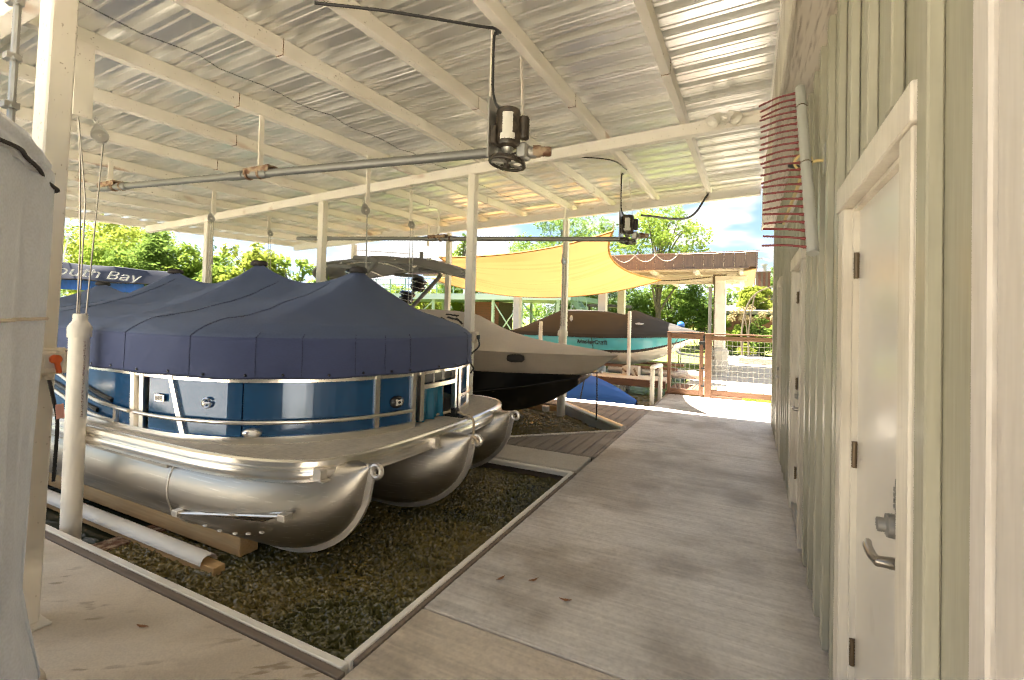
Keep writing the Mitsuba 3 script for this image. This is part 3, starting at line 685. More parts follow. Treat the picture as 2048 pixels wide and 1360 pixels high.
part(bg, 'face', xf(box(-.040, .040, -.017, .017, .007, .0095), R_, fpt(5.09, .968, .012)), 'black_gloss')
part(bg, 'letters', lettering('LE 23', .018, fpt(5.058, .960, .0218), R_[:, 0], R_[:, 1], .001), 'label_paper')

# canvas cover over the pontoon boat
cv = thing('boat_cover', 'navy canvas cover raised to peaks by poles over the pontoon boat', 'boat cover')
sN = np.linspace(0, FCS[-1], 260)
ring = fc(sN, .035)
st = np.linspace(0, 1, 42)[1:-1, None]
ring = np.vstack([ring, ring[-1] * (1 - st) + ring[0] * st])
NR = len(ring); sN_full = np.linspace(0, FCS[-1] * NR / 260, NR)
PEAKS = ((-3.085, 1.975), (-4.406, 2.07), (-5.83, 2.015), (-7.4, 1.89))
def zr(x):
    px = np.array([-8.6] + [p[0] for p in PEAKS[::-1]] + [-2.9]); pz = np.array([1.70] + [p[1] for p in PEAKS[::-1]] + [1.93])
    z = np.interp(x, px, pz)
    k = np.clip(np.searchsorted(px, x) - 1, 0, len(px) - 2); f = (x - px[k]) / (px[k + 1] - px[k])
    return z - .17 * (px[k + 1] - px[k]) / 1.38 * (1 - np.abs(2 * f - 1) ** 1.8) * np.where(k == len(px) - 2, 0, 1)
rx = np.clip(ring[:, 0] - .0, -8.3, -3.07)
nv = 44; P = np.empty((NR, nv, 3))
for j in range(nv):
    if j < 12:
        t = j / 11; z = 1.132 + (1.405 - 1.132) * t; q = ring
        w = (1 - t)
        off = .012 * w * (meshkit.noise(np.c_[q * 3.2, np.full(NR, .3)], 4) - .3) + .014 * (meshkit.noise(np.c_[q * 5.5, np.full(NR, t * 2.0)], 6) - .5) * (.3 + w)
        off = off + .010 * w ** 1.5 * np.maximum(0, np.sin(sN_full * 38 + 9 * t)) * np.clip((meshkit.noise(np.c_[q * 1.3, np.full(NR, 5.5)], 3) - .55) * 5, 0, 1)
        d = q - np.array([-5.4, 3.16]); d = d / np.linalg.norm(d, axis=1, keepdims=True)
        P[:, j, :2] = q + d * off[:, None]
        P[:, j, 2] = z + (.004 * np.sin(np.arange(NR) * .55) + .010 * (meshkit.noise(np.c_[q * 2.0, np.full(NR, 7.7)], 2) - .5)) * w
    else:
        v = (j - 11) / (nv - 12)
        ridge = np.c_[rx, np.full(NR, 3.18)]
        zz = zr(rx)
        vv = v ** 1.02
        base = 1.405 + .085 * np.clip(v / .16, 0, 1) * (2 - np.clip(v / .16, 0, 1))
        f = np.clip((v - .08) / .92, 0, 1)
        f = .50 * f + .50 * f ** 2.4
        inset = np.clip(v / .06, 0, 1)
        P[:, j, :2] = ring * (1 - v) + ridge * v
        n1 = meshkit.fbm(np.c_[P[:, j, 0] * 1.5, P[:, j, 1] * 3.0, np.full(NR, .5)], 3, 8) - .5
        n2 = meshkit.noise(np.c_[P[:, j, 0] * 5, P[:, j, 1] * 2.0, np.full(NR, 3.5)], 9) - .5
        P[:, j, 2] = base + (zz - base) * f + (.06 * n1 + .032 * n2) * np.sin(np.pi * v) ** .7
part(cv, 'canvas', grid(P, closeu=True), 'canvas_navy', smooth=True)
def near_ring(s): return int(np.argmin(np.abs(sN - s)))
for s, full in ((3.0, 1), (4.05, 0), (4.72, 1), (5.35, 1), (5.82, 0), (6.10, 0), (6.42, 0), (6.65, 0), (6.87, 0), (7.75, 0), (2.0, 1)):
    i = near_ring(s); q = P[i, :(nv - 2 if full else 13)]
    k = fc(np.array([s]), 1.0)[0] - fc(np.array([s]))[0]
    q = q + np.r_[k * .0015, .0015]
    part(cv, 'seam', tube(q, .0020, 5), 'seam_navy')
bot = P[:, 0].copy(); part(cv, 'hem', tube(bot + [0, 0, .004], .006, 6, closed=True), 'seam_navy', smooth=True)
for s in (3.6, 3.95, 4.25, 4.55, 4.88, 5.18, 5.5, 5.75, 6.0, 6.25, 6.5, 6.72, 6.9, 7.2, 7.5, 7.75, 8.0):
    i = near_ring(s); R_, t_ = fframe(s)
    part(cv, 'snap', lathe([(1e-4, .007), (.008, .005), (.010, 0)], 8, P[i, 1] + R_[:, 2] * .004, R_[:, 2] if (R_[:, 2] @ (P[i, 1] - np.array([-5.4, 3.16, 1.1]))) > 0 else -R_[:, 2]), 'black_gloss')
for x, z in PEAKS:
    part(cv, 'pole_cap', lathe([(1e-4, .035), (.055, .033), (.075, .018), (.078, -.01), (.06, -.02)], 18, (x, 3.18, z - .018)), 'hem_black', smooth=40)
solo('mooring_rope', tube(curve([(-2.46, 3.45, .712), (-2.36, 3.62, .735), (-2.22, 3.62, .72), (-2.10, 3.56, .705), (-2.02, 3.44, .64), (-1.93, 3.28, .585), (-1.855, 3.215, .60), (-1.845, 3.20, .645), (-1.87, 3.17, .67), (-1.86, 3.16, .62)], 8), .011, 8),
     'rope', 'tan mooring rope looped from the pontoon boat deck to its middle tube', 'rope', smooth=60)

# lift under the boat
lf = thing('lift_bunk', 'wooden bunk board with a white plastic cap in the water beside the pontoon boat', 'lift')
part(lf, 'board', box(-9, -3.03, 1.95, 2.03, -.125, -.065, .004), 'lumber')
sec = [(.055, -.075), (.055, -.055), (.04, -.03), (.015, -.022), (-.015, -.022), (-.04, -.03), (-.055, -.055), (-.055, -.075)]
P = np.array([[(x, 1.99 + a, b) for a, b in sec] for x in (-9, -3.14)])
part(lf, 'cap', grid(P), 'vinyl_white', smooth=50)
lf = thing('lift_bunk', 'bare wooden bunk board right under the nearest pontoon tube', 'lift')
part(lf, 'board', box(-9, -3.08, 2.16, 2.30, -.10, .034, .006), 'lumber')
part(lf, 'board', box(-9, -3.5, 3.1, 3.3, -.10, .034, .006), 'lumber')
part(lf, 'board', box(-9, -3.5, 4.1, 4.3, -.10, .034, .006), 'lumber')
part(lf, 'cross_beam', box(-4.15, -3.98, 1.75, 4.6, -.22, -.105), 'rust', label='rusty lift beam just at the water surface')
part(lf, 'cross_beam', box(-6.95, -6.8, 1.75, 4.6, -.22, -.105), 'rust')
gp = thing('guide_pipe', 'beige plastic guide pipe with stepped cap and red print beside the nearest post', 'pipe')
gx, gy = -4.37, 1.75
part(gp, 'pipe', lathe([(.061, -.7), (.061, 1.37)], 32, (gx, gy, 0)), 'pvc', smooth=50)
part(gp, 'cap', lathe([(.061, 1.355), (.070, 1.357), (.071, 1.425), (.068, 1.435), (.044, 1.475), (.043, 1.48), (.043, 1.525), (.036, 1.528), (1e-4, 1.528)], 32, (gx, gy, 0)), 'pvc', smooth=40)
d_ = unit((-gx + .0, -gy, 0)); side = np.array([d_[1], -d_[0], 0])
n_ = unit(d_ - side * .55 * -1.0)
n_ = unit(d_ * .85 - np.array([-d_[1], d_[0], 0]) * -.5)
part(gp, 'print', lettering('6 IN. SCH 40 PVC PIPE NSF-DWV   6 IN. SCH 40 PVC PIPE', .014, np.array([gx, gy, 1.33]) + n_ * .0615 - np.cross((0, 0, 1), n_) * .007, (0, 0, -1), np.cross((0, 0, 1), n_), .0006), 'red_paint', label='line of red printing running down the pipe')

# cables, pulleys
def cable(label, paths, r=.005):
    k = thing('lift_cable', label, 'cable')
    for p in paths: part(k, 'strand', tube(p, r, 6), 'cable_steel')
    return k
def pulley(x, y, z, label, tilt=.5, s=1.0):
    k = thing('pulley', label, 'pulley')
    ax = unit((1, -.5, 0)); up = unit((0.0, -.25, .9)); up = unit(up + np.array([-.35 * tilt, .2, 0])); sd = np.cross(ax, up)
    c = np.array([x, y, z])
    th = np.linspace(0, 2 * np.pi, 28, endpoint=False)
    def plate(o):
        pts = []
        for q in th:
            r = .048 * s * (1 + .75 * max(0, math.cos(q)) ** 3)
            pts.append(c + ax * o + up * r * math.cos(q) + sd * .046 * s * math.sin(q) * (1 if math.cos(q) < .4 else 1))
        ctr = c + ax * o
        return TM(np.vstack([pts, ctr]), [[i, (i + 1) % 28, 28] for i in range(28)])
    part(k, 'cheek_plate', [plate(.016), plate(-.016), tube([c + ax * .016 + up * .048 * s * (1 + .75 * max(0, math.cos(q)) ** 3) * math.cos(q) + sd * .046 * s * math.sin(q) for q in th], .004, 6, closed=True)], 'galv')
    part(k, 'sheave', lathe([(.012, -.012), (.040 * s, -.012), (.034 * s, 0), (.040 * s, .012), (.012, .012)], 20, c, ax), 'cable_steel')
    part(k, 'axle', cyl(c - ax * .022, c + ax * .022, .011, 10), 'chrome')
    part(k, 'shackle', tube([c + up * .085 * s, c + up * .11 * s + sd * .012, c + up * .14 * s, c + up * .11 * s - sd * .012], .006, 6, closed=True), 'galv')
    return k
pulley(-3.99, 1.66, 2.745, 'round silver pulley hanging from the wide plate beside the nearest post', 1.0, 1.05)
pulley(-3.97, 4.17, 2.77, 'small pulley hanging above the foremost peak of the navy boat cover', .6)
pulley(-6.84, 4.17, 2.87, 'small pulley hanging beside the farthest left canopy post', .6)
pulley(-7.7, 5.75, 2.97, 'small pulley hanging high behind the second cover peak', .6)
pulley(-4.55, 5.75, 2.93, 'small pulley hanging above the dark boat top', .6)
pulley(-2.95, 8.0, 2.60, 'small pulley hanging in front of the yellow shade sail', .6)
cable('pair of steel cables running down into the beige guide pipe', [[(-3.96, 1.53, 2.80), (-4.05, 1.62, 2.3), (gx - .02, gy, 1.50)], [(-3.99, 1.68, 2.70), (gx + .03, gy + .02, 1.50)], [(-3.97, 1.53, 2.82), (-4.02, 1.57, 2.55), (-4.22, 1.67, 2.0), (gx, gy - .02, 1.5)]])
cable('thin cables hanging from the pulley above the foremost cover peak', [[(-3.97, 4.20, 2.82), (-3.99, 4.28, .2)], [(-3.93, 4.15, 2.76), (-3.93, 4.22, .2)]])
cable('cables hanging beside the farthest left canopy post', [[(-6.84, 4.2, 2.93), (-6.86, 4.25, .2)], [(-6.80, 4.15, 2.85), (-6.90, 4.2, .2)]])
cable('thin cables hanging behind the second cover peak', [[(-7.7, 5.72, 3.03), (-7.7, 5.75, .3)], [(-7.64, 5.72, 2.95), (-7.62, 5.75, .3)]])
cable('thin cables hanging in front of the dark boat top', [[(-4.55, 5.72, 2.99), (-4.56, 5.74, .3)], [(-4.50, 5.72, 2.92), (-4.47, 5.74, .3)]])
cable('thin cables hanging across the yellow shade sail into a guide pipe', [[(-2.95, 8.0, 2.95), (-2.97, 8.02, 1.2)], [(-2.91, 8.0, 2.56), (-2.93, 8.02, 1.2)]])
gp2 = thing('guide_pipe', 'beige guide pipe with stepped cap standing behind the taupe covered boat', 'pipe')
part(gp2, 'pipe', lathe([(.072, -.5), (.072, 1.30)], 20, (-2.95, 8.04, 0)), 'pvc', smooth=50)
part(gp2, 'cap', lathe([(.09, 1.29), (.09, 1.36), (.055, 1.41), (.053, 1.46), (1e-4, 1.46)], 20, (-2.95, 8.04, 0)), 'pvc', smooth=40)
tb = thing('turnbuckle', 'galvanized turnbuckle hanging from the rusty bracket above the grey boat cover', 'turnbuckle')
part(tb, 'rod', tube([(-2.60, .80, 2.93), (-2.605, .80, 2.80)], .012, 8), 'galv')
part(tb, 'rod', tube([(-2.605, .80, 2.79), (-2.62, .80, 2.22)], .013, 8), 'galv')
a = np.linspace(0, 2 * np.pi, 14, endpoint=False)
part(tb, 'hook', tube([(-2.60 + .028 * math.cos(q), .80, 2.955 + .045 * math.sin(q)) for q in a], .010, 8, closed=True), 'galv')
part(tb, 'shackle', tube([(-2.605, .80 + .018 * math.cos(q), 2.83 + .05 * math.sin(q)) for q in a], .009, 8, closed=True), 'galv')
for z in (2.77, 2.55, 2.36):
    part(tb, 'clamp', [cyl((-2.65, .79, z), (-2.56, .79, z - .01), .008, 8), box(-2.63, -2.585, .77, .815, z - .012, z + .012)], 'galv')

# switch box on the nearest post
SBO = (-.098, .022, 0)
_part0 = part
def part(parent, name, mesh, *a, **k):
    mesh = cat(mesh) if isinstance(mesh, list) else mesh
    return _part0(parent, name, TM(np.asarray(mesh.vertices) + SBO, mesh.faces), *a, **k)
sb = thing('switch_box', 'beige electrical switch box with an orange rotary handle on the nearest post', 'switch')
part(sb, 'case', box(-2.964, -2.895, 1.012, 1.135, 1.25, 1.375, .008), 'cream_paint')
part(sb, 'cover', box(-2.894, -2.882, 1.022, 1.125, 1.262, 1.363, .004), 'pvc')
part(sb, 'face_plate', box(-2.8815, -2.878, 1.042, 1.113, 1.282, 1.348, .001), 'label_paper')
part(sb, 'handle', [cyl((-2.878, 1.078, 1.325), (-2.852, 1.078, 1.325), .021, 18), bar((-2.86, 1.078, 1.325), (-2.86, 1.092, 1.258), .018, .022, up=(1, 0, 0), b=.004)], 'orange_plastic')
for yy_, zz_ in ((1.024, 1.362), (1.024, 1.264), (1.123, 1.362)): part(sb, 'screw', cyl((-2.882, yy_, zz_), (-2.878, yy_, zz_), .005, 8), 'cable_steel')
for yy_ in (1.035, 1.08): part(sb, 'cable_gland', lathe([(.020, 0), (.020, -.012), (.012, -.028), (1e-4, -.028)], 12, (-2.93, yy_, 1.25)), 'cream_paint')
part(sb, 'power_cord', tube(curve([(-2.93, 1.08, 1.225), (-2.925, 1.10, 1.12), (-2.92, 1.115, 1.02), (-2.93, 1.118, .85), (-2.95, 1.122, .72)], 8), .008, 8), 'black_matte')
part(sb, 'power_cord', tube(curve([(-2.93, 1.035, 1.225), (-2.93, 1.02, 1.20), (-2.95, .99, 1.18)], 6), .008, 8), 'black_matte')
part(sb, 'tag', bar((-2.915, 1.118, 1.10), (-2.912, 1.124, 1.03), .032, .003, up=(1, 0, 0)), 'tag_pink')

part = _part0
# grey covered boat at the far left edge: its hanging cover faces the walkway
gc = thing('grey_boat_cover', 'pale grey hanging boat cover with a rolled top at the left edge of the picture', 'boat cover')
path = np.vstack([curve([(-3.4, .50), (-2.6, .69), (-2.22, .748), (-2.155, .748)], 10), curve([(-2.11, .725), (-1.95, .622), (-1.78, .500), (-1.55, .335), (-1.47, .20), (-1.62, -.02), (-2.3, -.5), (-3.2, -1.0)], 14)])
ps = np.r_[0, np.cumsum(np.linalg.norm(np.diff(path, axis=0), axis=1))]
tn = np.gradient(path, axis=0); tn /= np.linalg.norm(tn, axis=1, keepdims=True); on = np.c_[-tn[:, 1], tn[:, 0]]
zs = np.linspace(.30, 2.03, 50)
P = np.empty((len(path), len(zs), 3))
for j, z in enumerate(zs):
    t = (z - .3) / 1.77
    f = .008 * np.sin(ps * 27 + 2.2 * t) + .017 * np.sin(ps * 13 - 4.0 * t + 1) + .006 * np.sin(ps * 47 + 5 * t)
    f = f * (1 - .55 * t)
    fl = .06 * np.clip((.62 - z) / .3, 0, 1)
    P[:, j, :2] = path + on * (f + fl + .02 * t)[:, None]; P[:, j, 2] = z
part(gc, 'curtain', grid(P), 'canvas_grey', smooth=True)
part(gc, 'seam', tube(P[:, 35] + np.c_[on * .003, np.zeros(len(path))], .006, 6), 'canvas_taupe')
part(gc, 'hem', tube(P[:, 0], .014, 8), 'canvas_taupe', smooth=True)
V = []
for k, (o, z) in enumerate(((-.03, 2.125), (.0, 2.115), (.016, 2.09), (.010, 2.06), (.018, 2.03), (.024, 2.005), (.010, 1.995))):
    wob = .006 * np.sin(ps * 13 + k) + .004 * np.sin(ps * 33 + 2 * k)
    V.append(np.c_[path + on * (o + wob)[:, None], z + .012 * np.sin(ps * 6 + k) - .03 * np.clip((ps - 1.0) / .3, 0, 1) * np.clip((1.6 - ps) / .3, 0, 1)])
part(gc, 'rolled_top', grid(np.stack(V, 1)), 'canvas_grey', smooth=True)
part(gc, 'piping', tube(V[5] + np.c_[on * .004, np.zeros(len(path))], .006, 8), 'hem_black')
pl = Polygon(np.vstack([V[0][:, :2], [(-3.3, -1.0)]]))
part(gc, 'top_sheet', prism(pl.buffer(.0), 2.10, 2.11), 'canvas_grey')
for x_, y_, a_ in ((-2.667, 1.37, .3), (-1.32, 2.62, 1.2), (-.90, 2.60, .2), (-1.14, 2.70, .9)):
    u_ = np.linspace(-1, 1, 9); w_ = np.linspace(-1, 1, 5)
    Q = .7 * np.array([[(u * .05, v * .016 * (1 - abs(u) ** 1.5), .006 + .010 * u * u + .004 * abs(v)) for v in w_] for u in u_])
    c_, s_ = math.cos(a_), math.sin(a_)
    R_ = np.array([[c_, -s_, 0], [s_, c_, 0], [0, 0, 1]])
    m = grid(Q @ R_.T + [x_, y_, 0])
    solo('fallen_leaf', m, 'dry_leaf', {-2.667: 'dry brown leaf lying on the beige dock slab', -1.32: 'dry leaf on the walkway, leftmost of three', -.90: 'dry reddish leaf on the walkway, rightmost of three', -1.14: 'dry leaf on the walkway, middle of three'}[x_], 'leaf', 'fallen leaves')
# ------------------------------------------------------------------ taupe covered wakeboard boat (bow towards the walkway)
wb = thing('wakeboard_boat', 'black bottomed wakeboard boat under a fitted taupe cover, with a folded dark tower top', 'boat')
YC_, XB = 6.97, -1.68
def half(x):                                                              # half beam at the gunwale
    u = np.clip((XB - x) / 2.9, 0, 1); return 1.22 * (1 - (1 - u) ** 1.9) ** .80
def wkeel(x): u = np.clip((-2.05 - x) / 1.75, 0, 1); return .80 - .73 * (1 - (1 - u) ** 2.2)
def wgun(x): return 1.075 + .045 * np.clip((XB - x) / 2.5, 0, 1)
xs = np.r_[np.linspace(XB - .02, -3.2, 26), np.linspace(-3.35, -8.2, 14)]
def section(x, lo, hi, n, side):
    pass
# side cover from the gunwale crease down to the skirt edge
sk = 10
def skirt(sgn):
    P = np.empty((len(xs), sk, 3))
    for i, x in enumerate(xs):
        h, g = float(half(x)), float(wgun(x))
        zb = .775 + .0 * x - .03 * np.clip((-3.2 - x) / 1.0, 0, 1)
        hb = h * (.80 - .30 * np.exp(-((XB - x) / .5) ** 2))
        xb = min(x, -2.12 + .08 * (x - XB)) if x > -2.2 else x
        for j in range(sk):
            t = j / (sk - 1)
            w = .014 * (meshkit.noise(np.array([x * 5 - t * 2.0, t * 1.5, sgn]), 3) - .5) * math.sin(math.pi * t)
            P[i, j] = (x + (xb - x) * t, YC_ + sgn * ((h + (hb - h) * t) * 1.0 + .02 + w * 1.2), g + (zb - g) * t)
    return grid(P, flip=sgn > 0)
cw_ = thing('boat_cover', 'taupe fitted cover with a black oval vent on the wakeboard boat', 'boat cover')
part(cw_, 'side', skirt(-1), 'canvas_taupe', smooth=True); part(cw_, 'side', skirt(1), 'canvas_taupe', smooth=True)
rxs = np.array([-8.3, -5.6, -4.7, -4.15, -3.65, -3.2, -2.76, -2.3, -1.97, -1.68])
rzs = np.array([1.60, 1.70, 1.69, 1.655, 1.40, 1.28, 1.216, 1.17, 1.143, 1.085])
nv_ = 25; P = np.empty((len(xs), nv_, 3))
for i, x in enumerate(xs):
    h, g, r = float(half(x)) + .02, float(wgun(x)), float(np.interp(x, rxs, rzs))
    for j in range(nv_):
        v = -1 + 2 * j / (nv_ - 1); a = abs(v)
        f = (1 - a) ** .75 if r - g > .3 else (1 - a ** 1.7)
        f = np.interp(r - g, [.05, .3], [1 - a ** 1.6, (1 - a) ** .72 * .6 + (1 - a ** 2.4) * .4])
        w = .03 * (meshkit.fbm(np.array([x * 1.2 + v * 3, v * 6.0, 1.0]), 3, 5) - .5) * math.sin(math.pi * a) ** .6
        P[i, j] = (x, YC_ + v * h, g + (r - g) * f + w)
part(cw_, 'top', grid(P, flip=True), 'canvas_taupe', smooth=True)
part(cw_, 'crease', tube([(x, YC_ - half(x) - .022, wgun(x)) for x in xs], .007, 6), 'canvas_taupe')
a = np.linspace(0, 2 * np.pi, 24, endpoint=False)
vx_, vy_ = -2.93, YC_ - float(half(-2.93)) - .02
vd = unit((1.0, .40, 0)); nd = unit(np.cross(vd, (0, 0, 1)))
vc = np.array([vx_, vy_ + .02, 1.02])
def oval(rx_, rz_, o): return np.array([vc + vd * rx_ * np.sign(math.cos(q)) * abs(math.cos(q)) ** .6 + np.array([0, 0, 1.0]) * rz_ * np.sign(math.sin(q)) * abs(math.sin(q)) ** .75 + nd * o for q in a])
ov = oval(.115, .046, .022); part(cw_, 'vent', [TM(np.vstack([ov, ov.mean(0)]), [[i, (i + 1) % 24, 24] for i in range(24)]), tube(ov, .012, 8, closed=True)], 'hem_black', label='black oval vent in the cover side')
for q0, q1 in (((-4.25, 6.35, 1.585), (-4.02, 6.35, 1.56)), ((-4.2, 6.3, 1.54), (-4.0, 6.3, 1.50)), ((-4.02, 6.28, 1.53), (-3.9, 6.28, 1.44)), ((-4.3, 6.28, 1.53), (-4.1, 6.2, 1.46))):
    part(cw_, 'print_mark', bar(np.array(q0) + [0, -.06, .03], np.array(q1) + [0, -.06, .03], .03, .006, up=(0, -.7, .7)), 'canvas_char')
# hull below
def hull_side(x, n=16):
    h, kz = float(half(x)) * 1.0, float(wkeel(x)); zt = .80
    ch = h * np.interp((XB - x), [0, .6, 2.2], [.45, .62, .88]); cz = max(kz + .02, np.interp(XB - x, [0, .45, 1.2, 2.6], [.79, .76, .60, .38]))
    pts = []
    for j in range(n + 1):
        t = j / n
        if t < .5:
            q = t / .5; pts.append((h * .86 * (1 - q) + ch * q, zt * (1 - q) + cz * q))
        else:
            q = (t - .5) / .5; pts.append((ch * (1 - q), cz + (kz - cz) * q ** 1.05))
    return pts
xh = np.r_[np.linspace(-2.06, -3.8, 30), np.linspace(-4, -8.1, 8)]
for sgn in (-1, 1):
    P = np.array([[(x, YC_ + sgn * y_, z_) for y_, z_ in hull_side(x)] for x in xh])
    if sgn < 0: hl = part(wb, 'hull', grid(P, flip=True), 'black_gloss', smooth=35, label='glossy black hull bottom')
    else: part(wb, 'hull', grid(P), 'black_gloss', smooth=35)
part(wb, 'hull_stripe', tube([(x, YC_ - float(hull_side(x)[8][0]) - .006, float(hull_side(x)[8][1])) for x in xh[2:]], .010, 6), 'black_matte')
part(wb, 'bow_eye', [bar((-2.05, YC_, .80), (-1.95, YC_, .82), .03, .02), ball((-1.94, YC_, .82), .025, 1)], 'chrome')
part(wb, 'bow_strap', tube([(-2.0, YC_ - .02, .80), (-1.99, YC_ - .02, .45), (-2.0, YC_, .1)], .010, 6), 'hem_black')
part(wb, 'transom', [box(-8.12, -8.08, YC_ - 1.1, YC_ + 1.1, .2, 1.1)], 'black_gloss')
# tower and its top
for sgn in (-1, 1):
    y_ = YC_ + sgn * .98
    part(wb, 'tower_leg', tube(curve([(-6.75, y_, 1.25), (-6.35, y_, 1.62), (-5.95, y_, 2.0), (-5.60, y_ - sgn * .02, 2.31), (-5.50, y_ - sgn * .05, 2.42), (-5.60, y_ - sgn * .08, 2.49), (-6.0, y_ - sgn * .1, 2.53)], 10), .040, 12), 'canvas_smoke', smooth=60)
    part(wb, 'tower_leg', tube(curve([(-7.05, y_, 1.3), (-6.65, y_, 1.66), (-6.25, y_, 2.02), (-5.98, y_ - sgn * .03, 2.26), (-6.0, y_ - sgn * .07, 2.36), (-6.6, y_ - sgn * .1, 2.42)], 10), .036, 12), 'canvas_smoke', smooth=60)
    for k, (x_, z_) in enumerate(((-6.0, 2.20), (-6.28, 1.95))):
        ax_ = unit((.25, 0, 1.0))
        sp = part(wb, 'speaker', lathe([(1e-4, -.13), (.11, -.12), (.15, -.07), (.15, -.01), (.12, .0), (.125, .02), (.16, .04), (.16, .09), (.12, .12), (1e-4, .13)], 22, (x_, y_ - sgn * .10, z_), ax_), 'black_gloss', smooth=45)
        part(sp, 'trim_ring', [tube([np.array((x_, y_ - sgn * .10, z_)) + ax_ * o + (np.cross(ax_, (0, 1, 0)) * math.cos(q) + np.array([0, 1, 0]) * math.sin(q)) * r__ for q in a], .007, 6, closed=True) for o, r__ in ((-.045, .154), (.065, .163))], 'chrome', smooth=True)
nx_, ny_ = 34, 18; P = np.empty((nx_, ny_, 3)); Q = np.empty((nx_, ny_, 3))
for i in range(nx_):
    u = -1 + 2 * i / (nx_ - 1)
    for j in range(ny_):
        v = -1 + 2 * j / (ny_ - 1)
        hw = .98 * (1 - abs(u) ** 2.6) ** .5 + .02
        x_ = -5.95 + 1.62 * u; y_ = YC_ + .02 + hw * v
        z_ = 2.60 - .17 * u * u - .12 * v * v - .07 * (abs(u) ** 4) + .012 * math.sin(9 * v + 5 * u)
        P[i, j] = (x_, y_, z_ + .03 * (1 - abs(v) ** 4) * (1 - abs(u) ** 4)); Q[i, j] = (x_, y_, z_ - .012)
bt = part(wb, 'bimini_top', grid(P, flip=True), 'canvas_smoke', smooth=True, label='folded dark canvas sun top')
part(wb, 'bimini_top', grid(Q), 'canvas_smoke', smooth=True)
part(bt, 'edge_frame', tube(np.vstack([P[:, 0], P[::-1, -1]]) - [0, 0, .01], .016, 8, closed=True), 'canvas_smoke', smooth=True)
for x_ in (-6.9, -6.2, -5.4, -4.8):
    part(bt, 'bow_tube', tube([(x_, YC_ + .85 * v, 2.555 - .12 * v * v - .17 * ((x_ + 5.95) / 1.62) ** 2) for v in np.linspace(-1, 1, 12)], .013, 8), 'alu_rail')
part(bt, 'clip', [ball((x_, YC_ - .80, 2.47), .022, 1) for x_ in (-6.4, -6.1, -5.6, -5.2, -4.55, -4.5)], 'chrome')
part(wb, 'antenna', cyl((-5.05, YC_ - .3, 2.55), (-5.05, YC_ - .3, 2.67), .03), 'canvas_smoke')
part(bt, 'strut', tube([(-7.0, 6.2, 2.45), (-6.6, 6.1, 2.1)], .012, 6), 'alu_rail')

# ------------------------------------------------------------------ jet ski under a blue tarp
js = thing('tarp_covered_boat', 'small boat under a bright blue tarp lying low beyond the planked pier', 'boat')
nx_, ny_ = 46, 20; P = np.empty((nx_, ny_, 3))
for i in range(nx_):
    u = i / (nx_ - 1); x_ = -2.02 - 2.6 * u
    hw = .10 + .52 * (1 - (1 - u) ** 1.6) ** .8; top = -.02 + .50 * (1 - (1 - min(1, u * 1.9)) ** 1.5) + .0 * u
    for j in range(ny_):
        v = -1 + 2 * j / (ny_ - 1); av = abs(v)
        fold = .030 * meshkit.noise(np.array([u * 3 + v * 1.0, v * 9 + u * 5, 0]), 4) * (1 - av * .3) + .012 * math.sin(v * 16 + u * 9)
        P[i, j] = (x_, 9.93 + v * hw * (1.0 + .1 * av), -.10 + (top + .10) * (1 - av ** 2.0) ** .9 + fold * (1 - .5 * av) * min(1, u * 5))
part(js, 'tarp', grid(P[:24], flip=True), 'tarp_blue', smooth=True, label='bright blue tarp over the bow')
part(js, 'cover', grid(P[23:], flip=True), 'canvas_grey', smooth=True, label='grey cover behind the blue tarp')
part(js, 'hull', [grid(np.stack([P[:, 0], P[:, 0] - [0, -.1, .14], P[:, -1] - [0, .1, .14], P[:, -1]], 1))], 'black_matte')
part(js, 'strap', tube(P[18] + [0, 0, .01], .012, 6), 'hem_black')

# ------------------------------------------------------------------ turquoise boat in the neighbour's slip
tq = thing('ski_boat', 'turquoise and white ski boat under a charcoal cover in the neighbouring slip', 'boat')
TY, TB = 13.5, -1.12
def th_(x): u = np.clip((TB - x) / 3.2, 0, 1); return 1.15 * (1 - (1 - u) ** 2.0) ** .8 + .005
def tg(x): return 1.30 - .12 * np.clip((TB - x) / 2.4, 0, 1) ** .7
def tk(x): u = np.clip((TB - .05 - x) / 2.0, 0, 1); return 1.22 - .86 * (1 - (1 - u) ** 1.9)
xt = np.r_[np.linspace(TB - .03, -3.2, 26), np.linspace(-3.4, -6.2, 12)]
def tsec(x):
    h, g, k = float(th_(x)), float(tg(x)), float(tk(x)); f = min(1, (g - k) / .8)
    return [(h, g), (h * .985, g - .18 * f), (h * .95, g - .38 * f), (h * .94, g - .385 * f), (h * .90, g - .45 * f), (h * .80, g - .53 * f), (h * .79, g - .54 * f), (h * .45, k + (g - .54 * f - k) * .45), (0, k)]
for sgn in (-1, 1):
    S = np.array([[(x, TY + sgn * y_, z_) for y_, z_ in tsec(x)] for x in xt])
    part(tq, 'topside', grid(S[:, :3], flip=sgn < 0), 'hull_teal', smooth=40, label='turquoise topside' if sgn < 0 else None)
    part(tq, 'stripe', grid(S[:, 2:5], flip=sgn < 0), 'canvas_char', smooth=30)
    part(tq, 'hull', grid(S[:, 4:], flip=sgn < 0), 'hull_white', smooth=40, label='white hull bottom' if sgn < 0 else None)
part(tq, 'rub_line', tube([(x, TY - tsec(x)[0][0] - .01, tsec(x)[0][1]) for x in xt], .018, 6), 'canvas_char')
part(tq, 'lettering', lettering('MasterCraft', .105, (-4.12, TY - 1.135, .955), (1, .02, .0), (.18, 0, 1), .004, True), 'black_matte', label='black slanted lettering on the turquoise side')
part(tq, 'stern', box(-6.4, -6.2, TY - 1.05, TY + 1.05, .55, 1.12, .03), 'hull_white')
tc = thing('boat_cover', 'charcoal cover draped over the turquoise ski boat', 'boat cover')
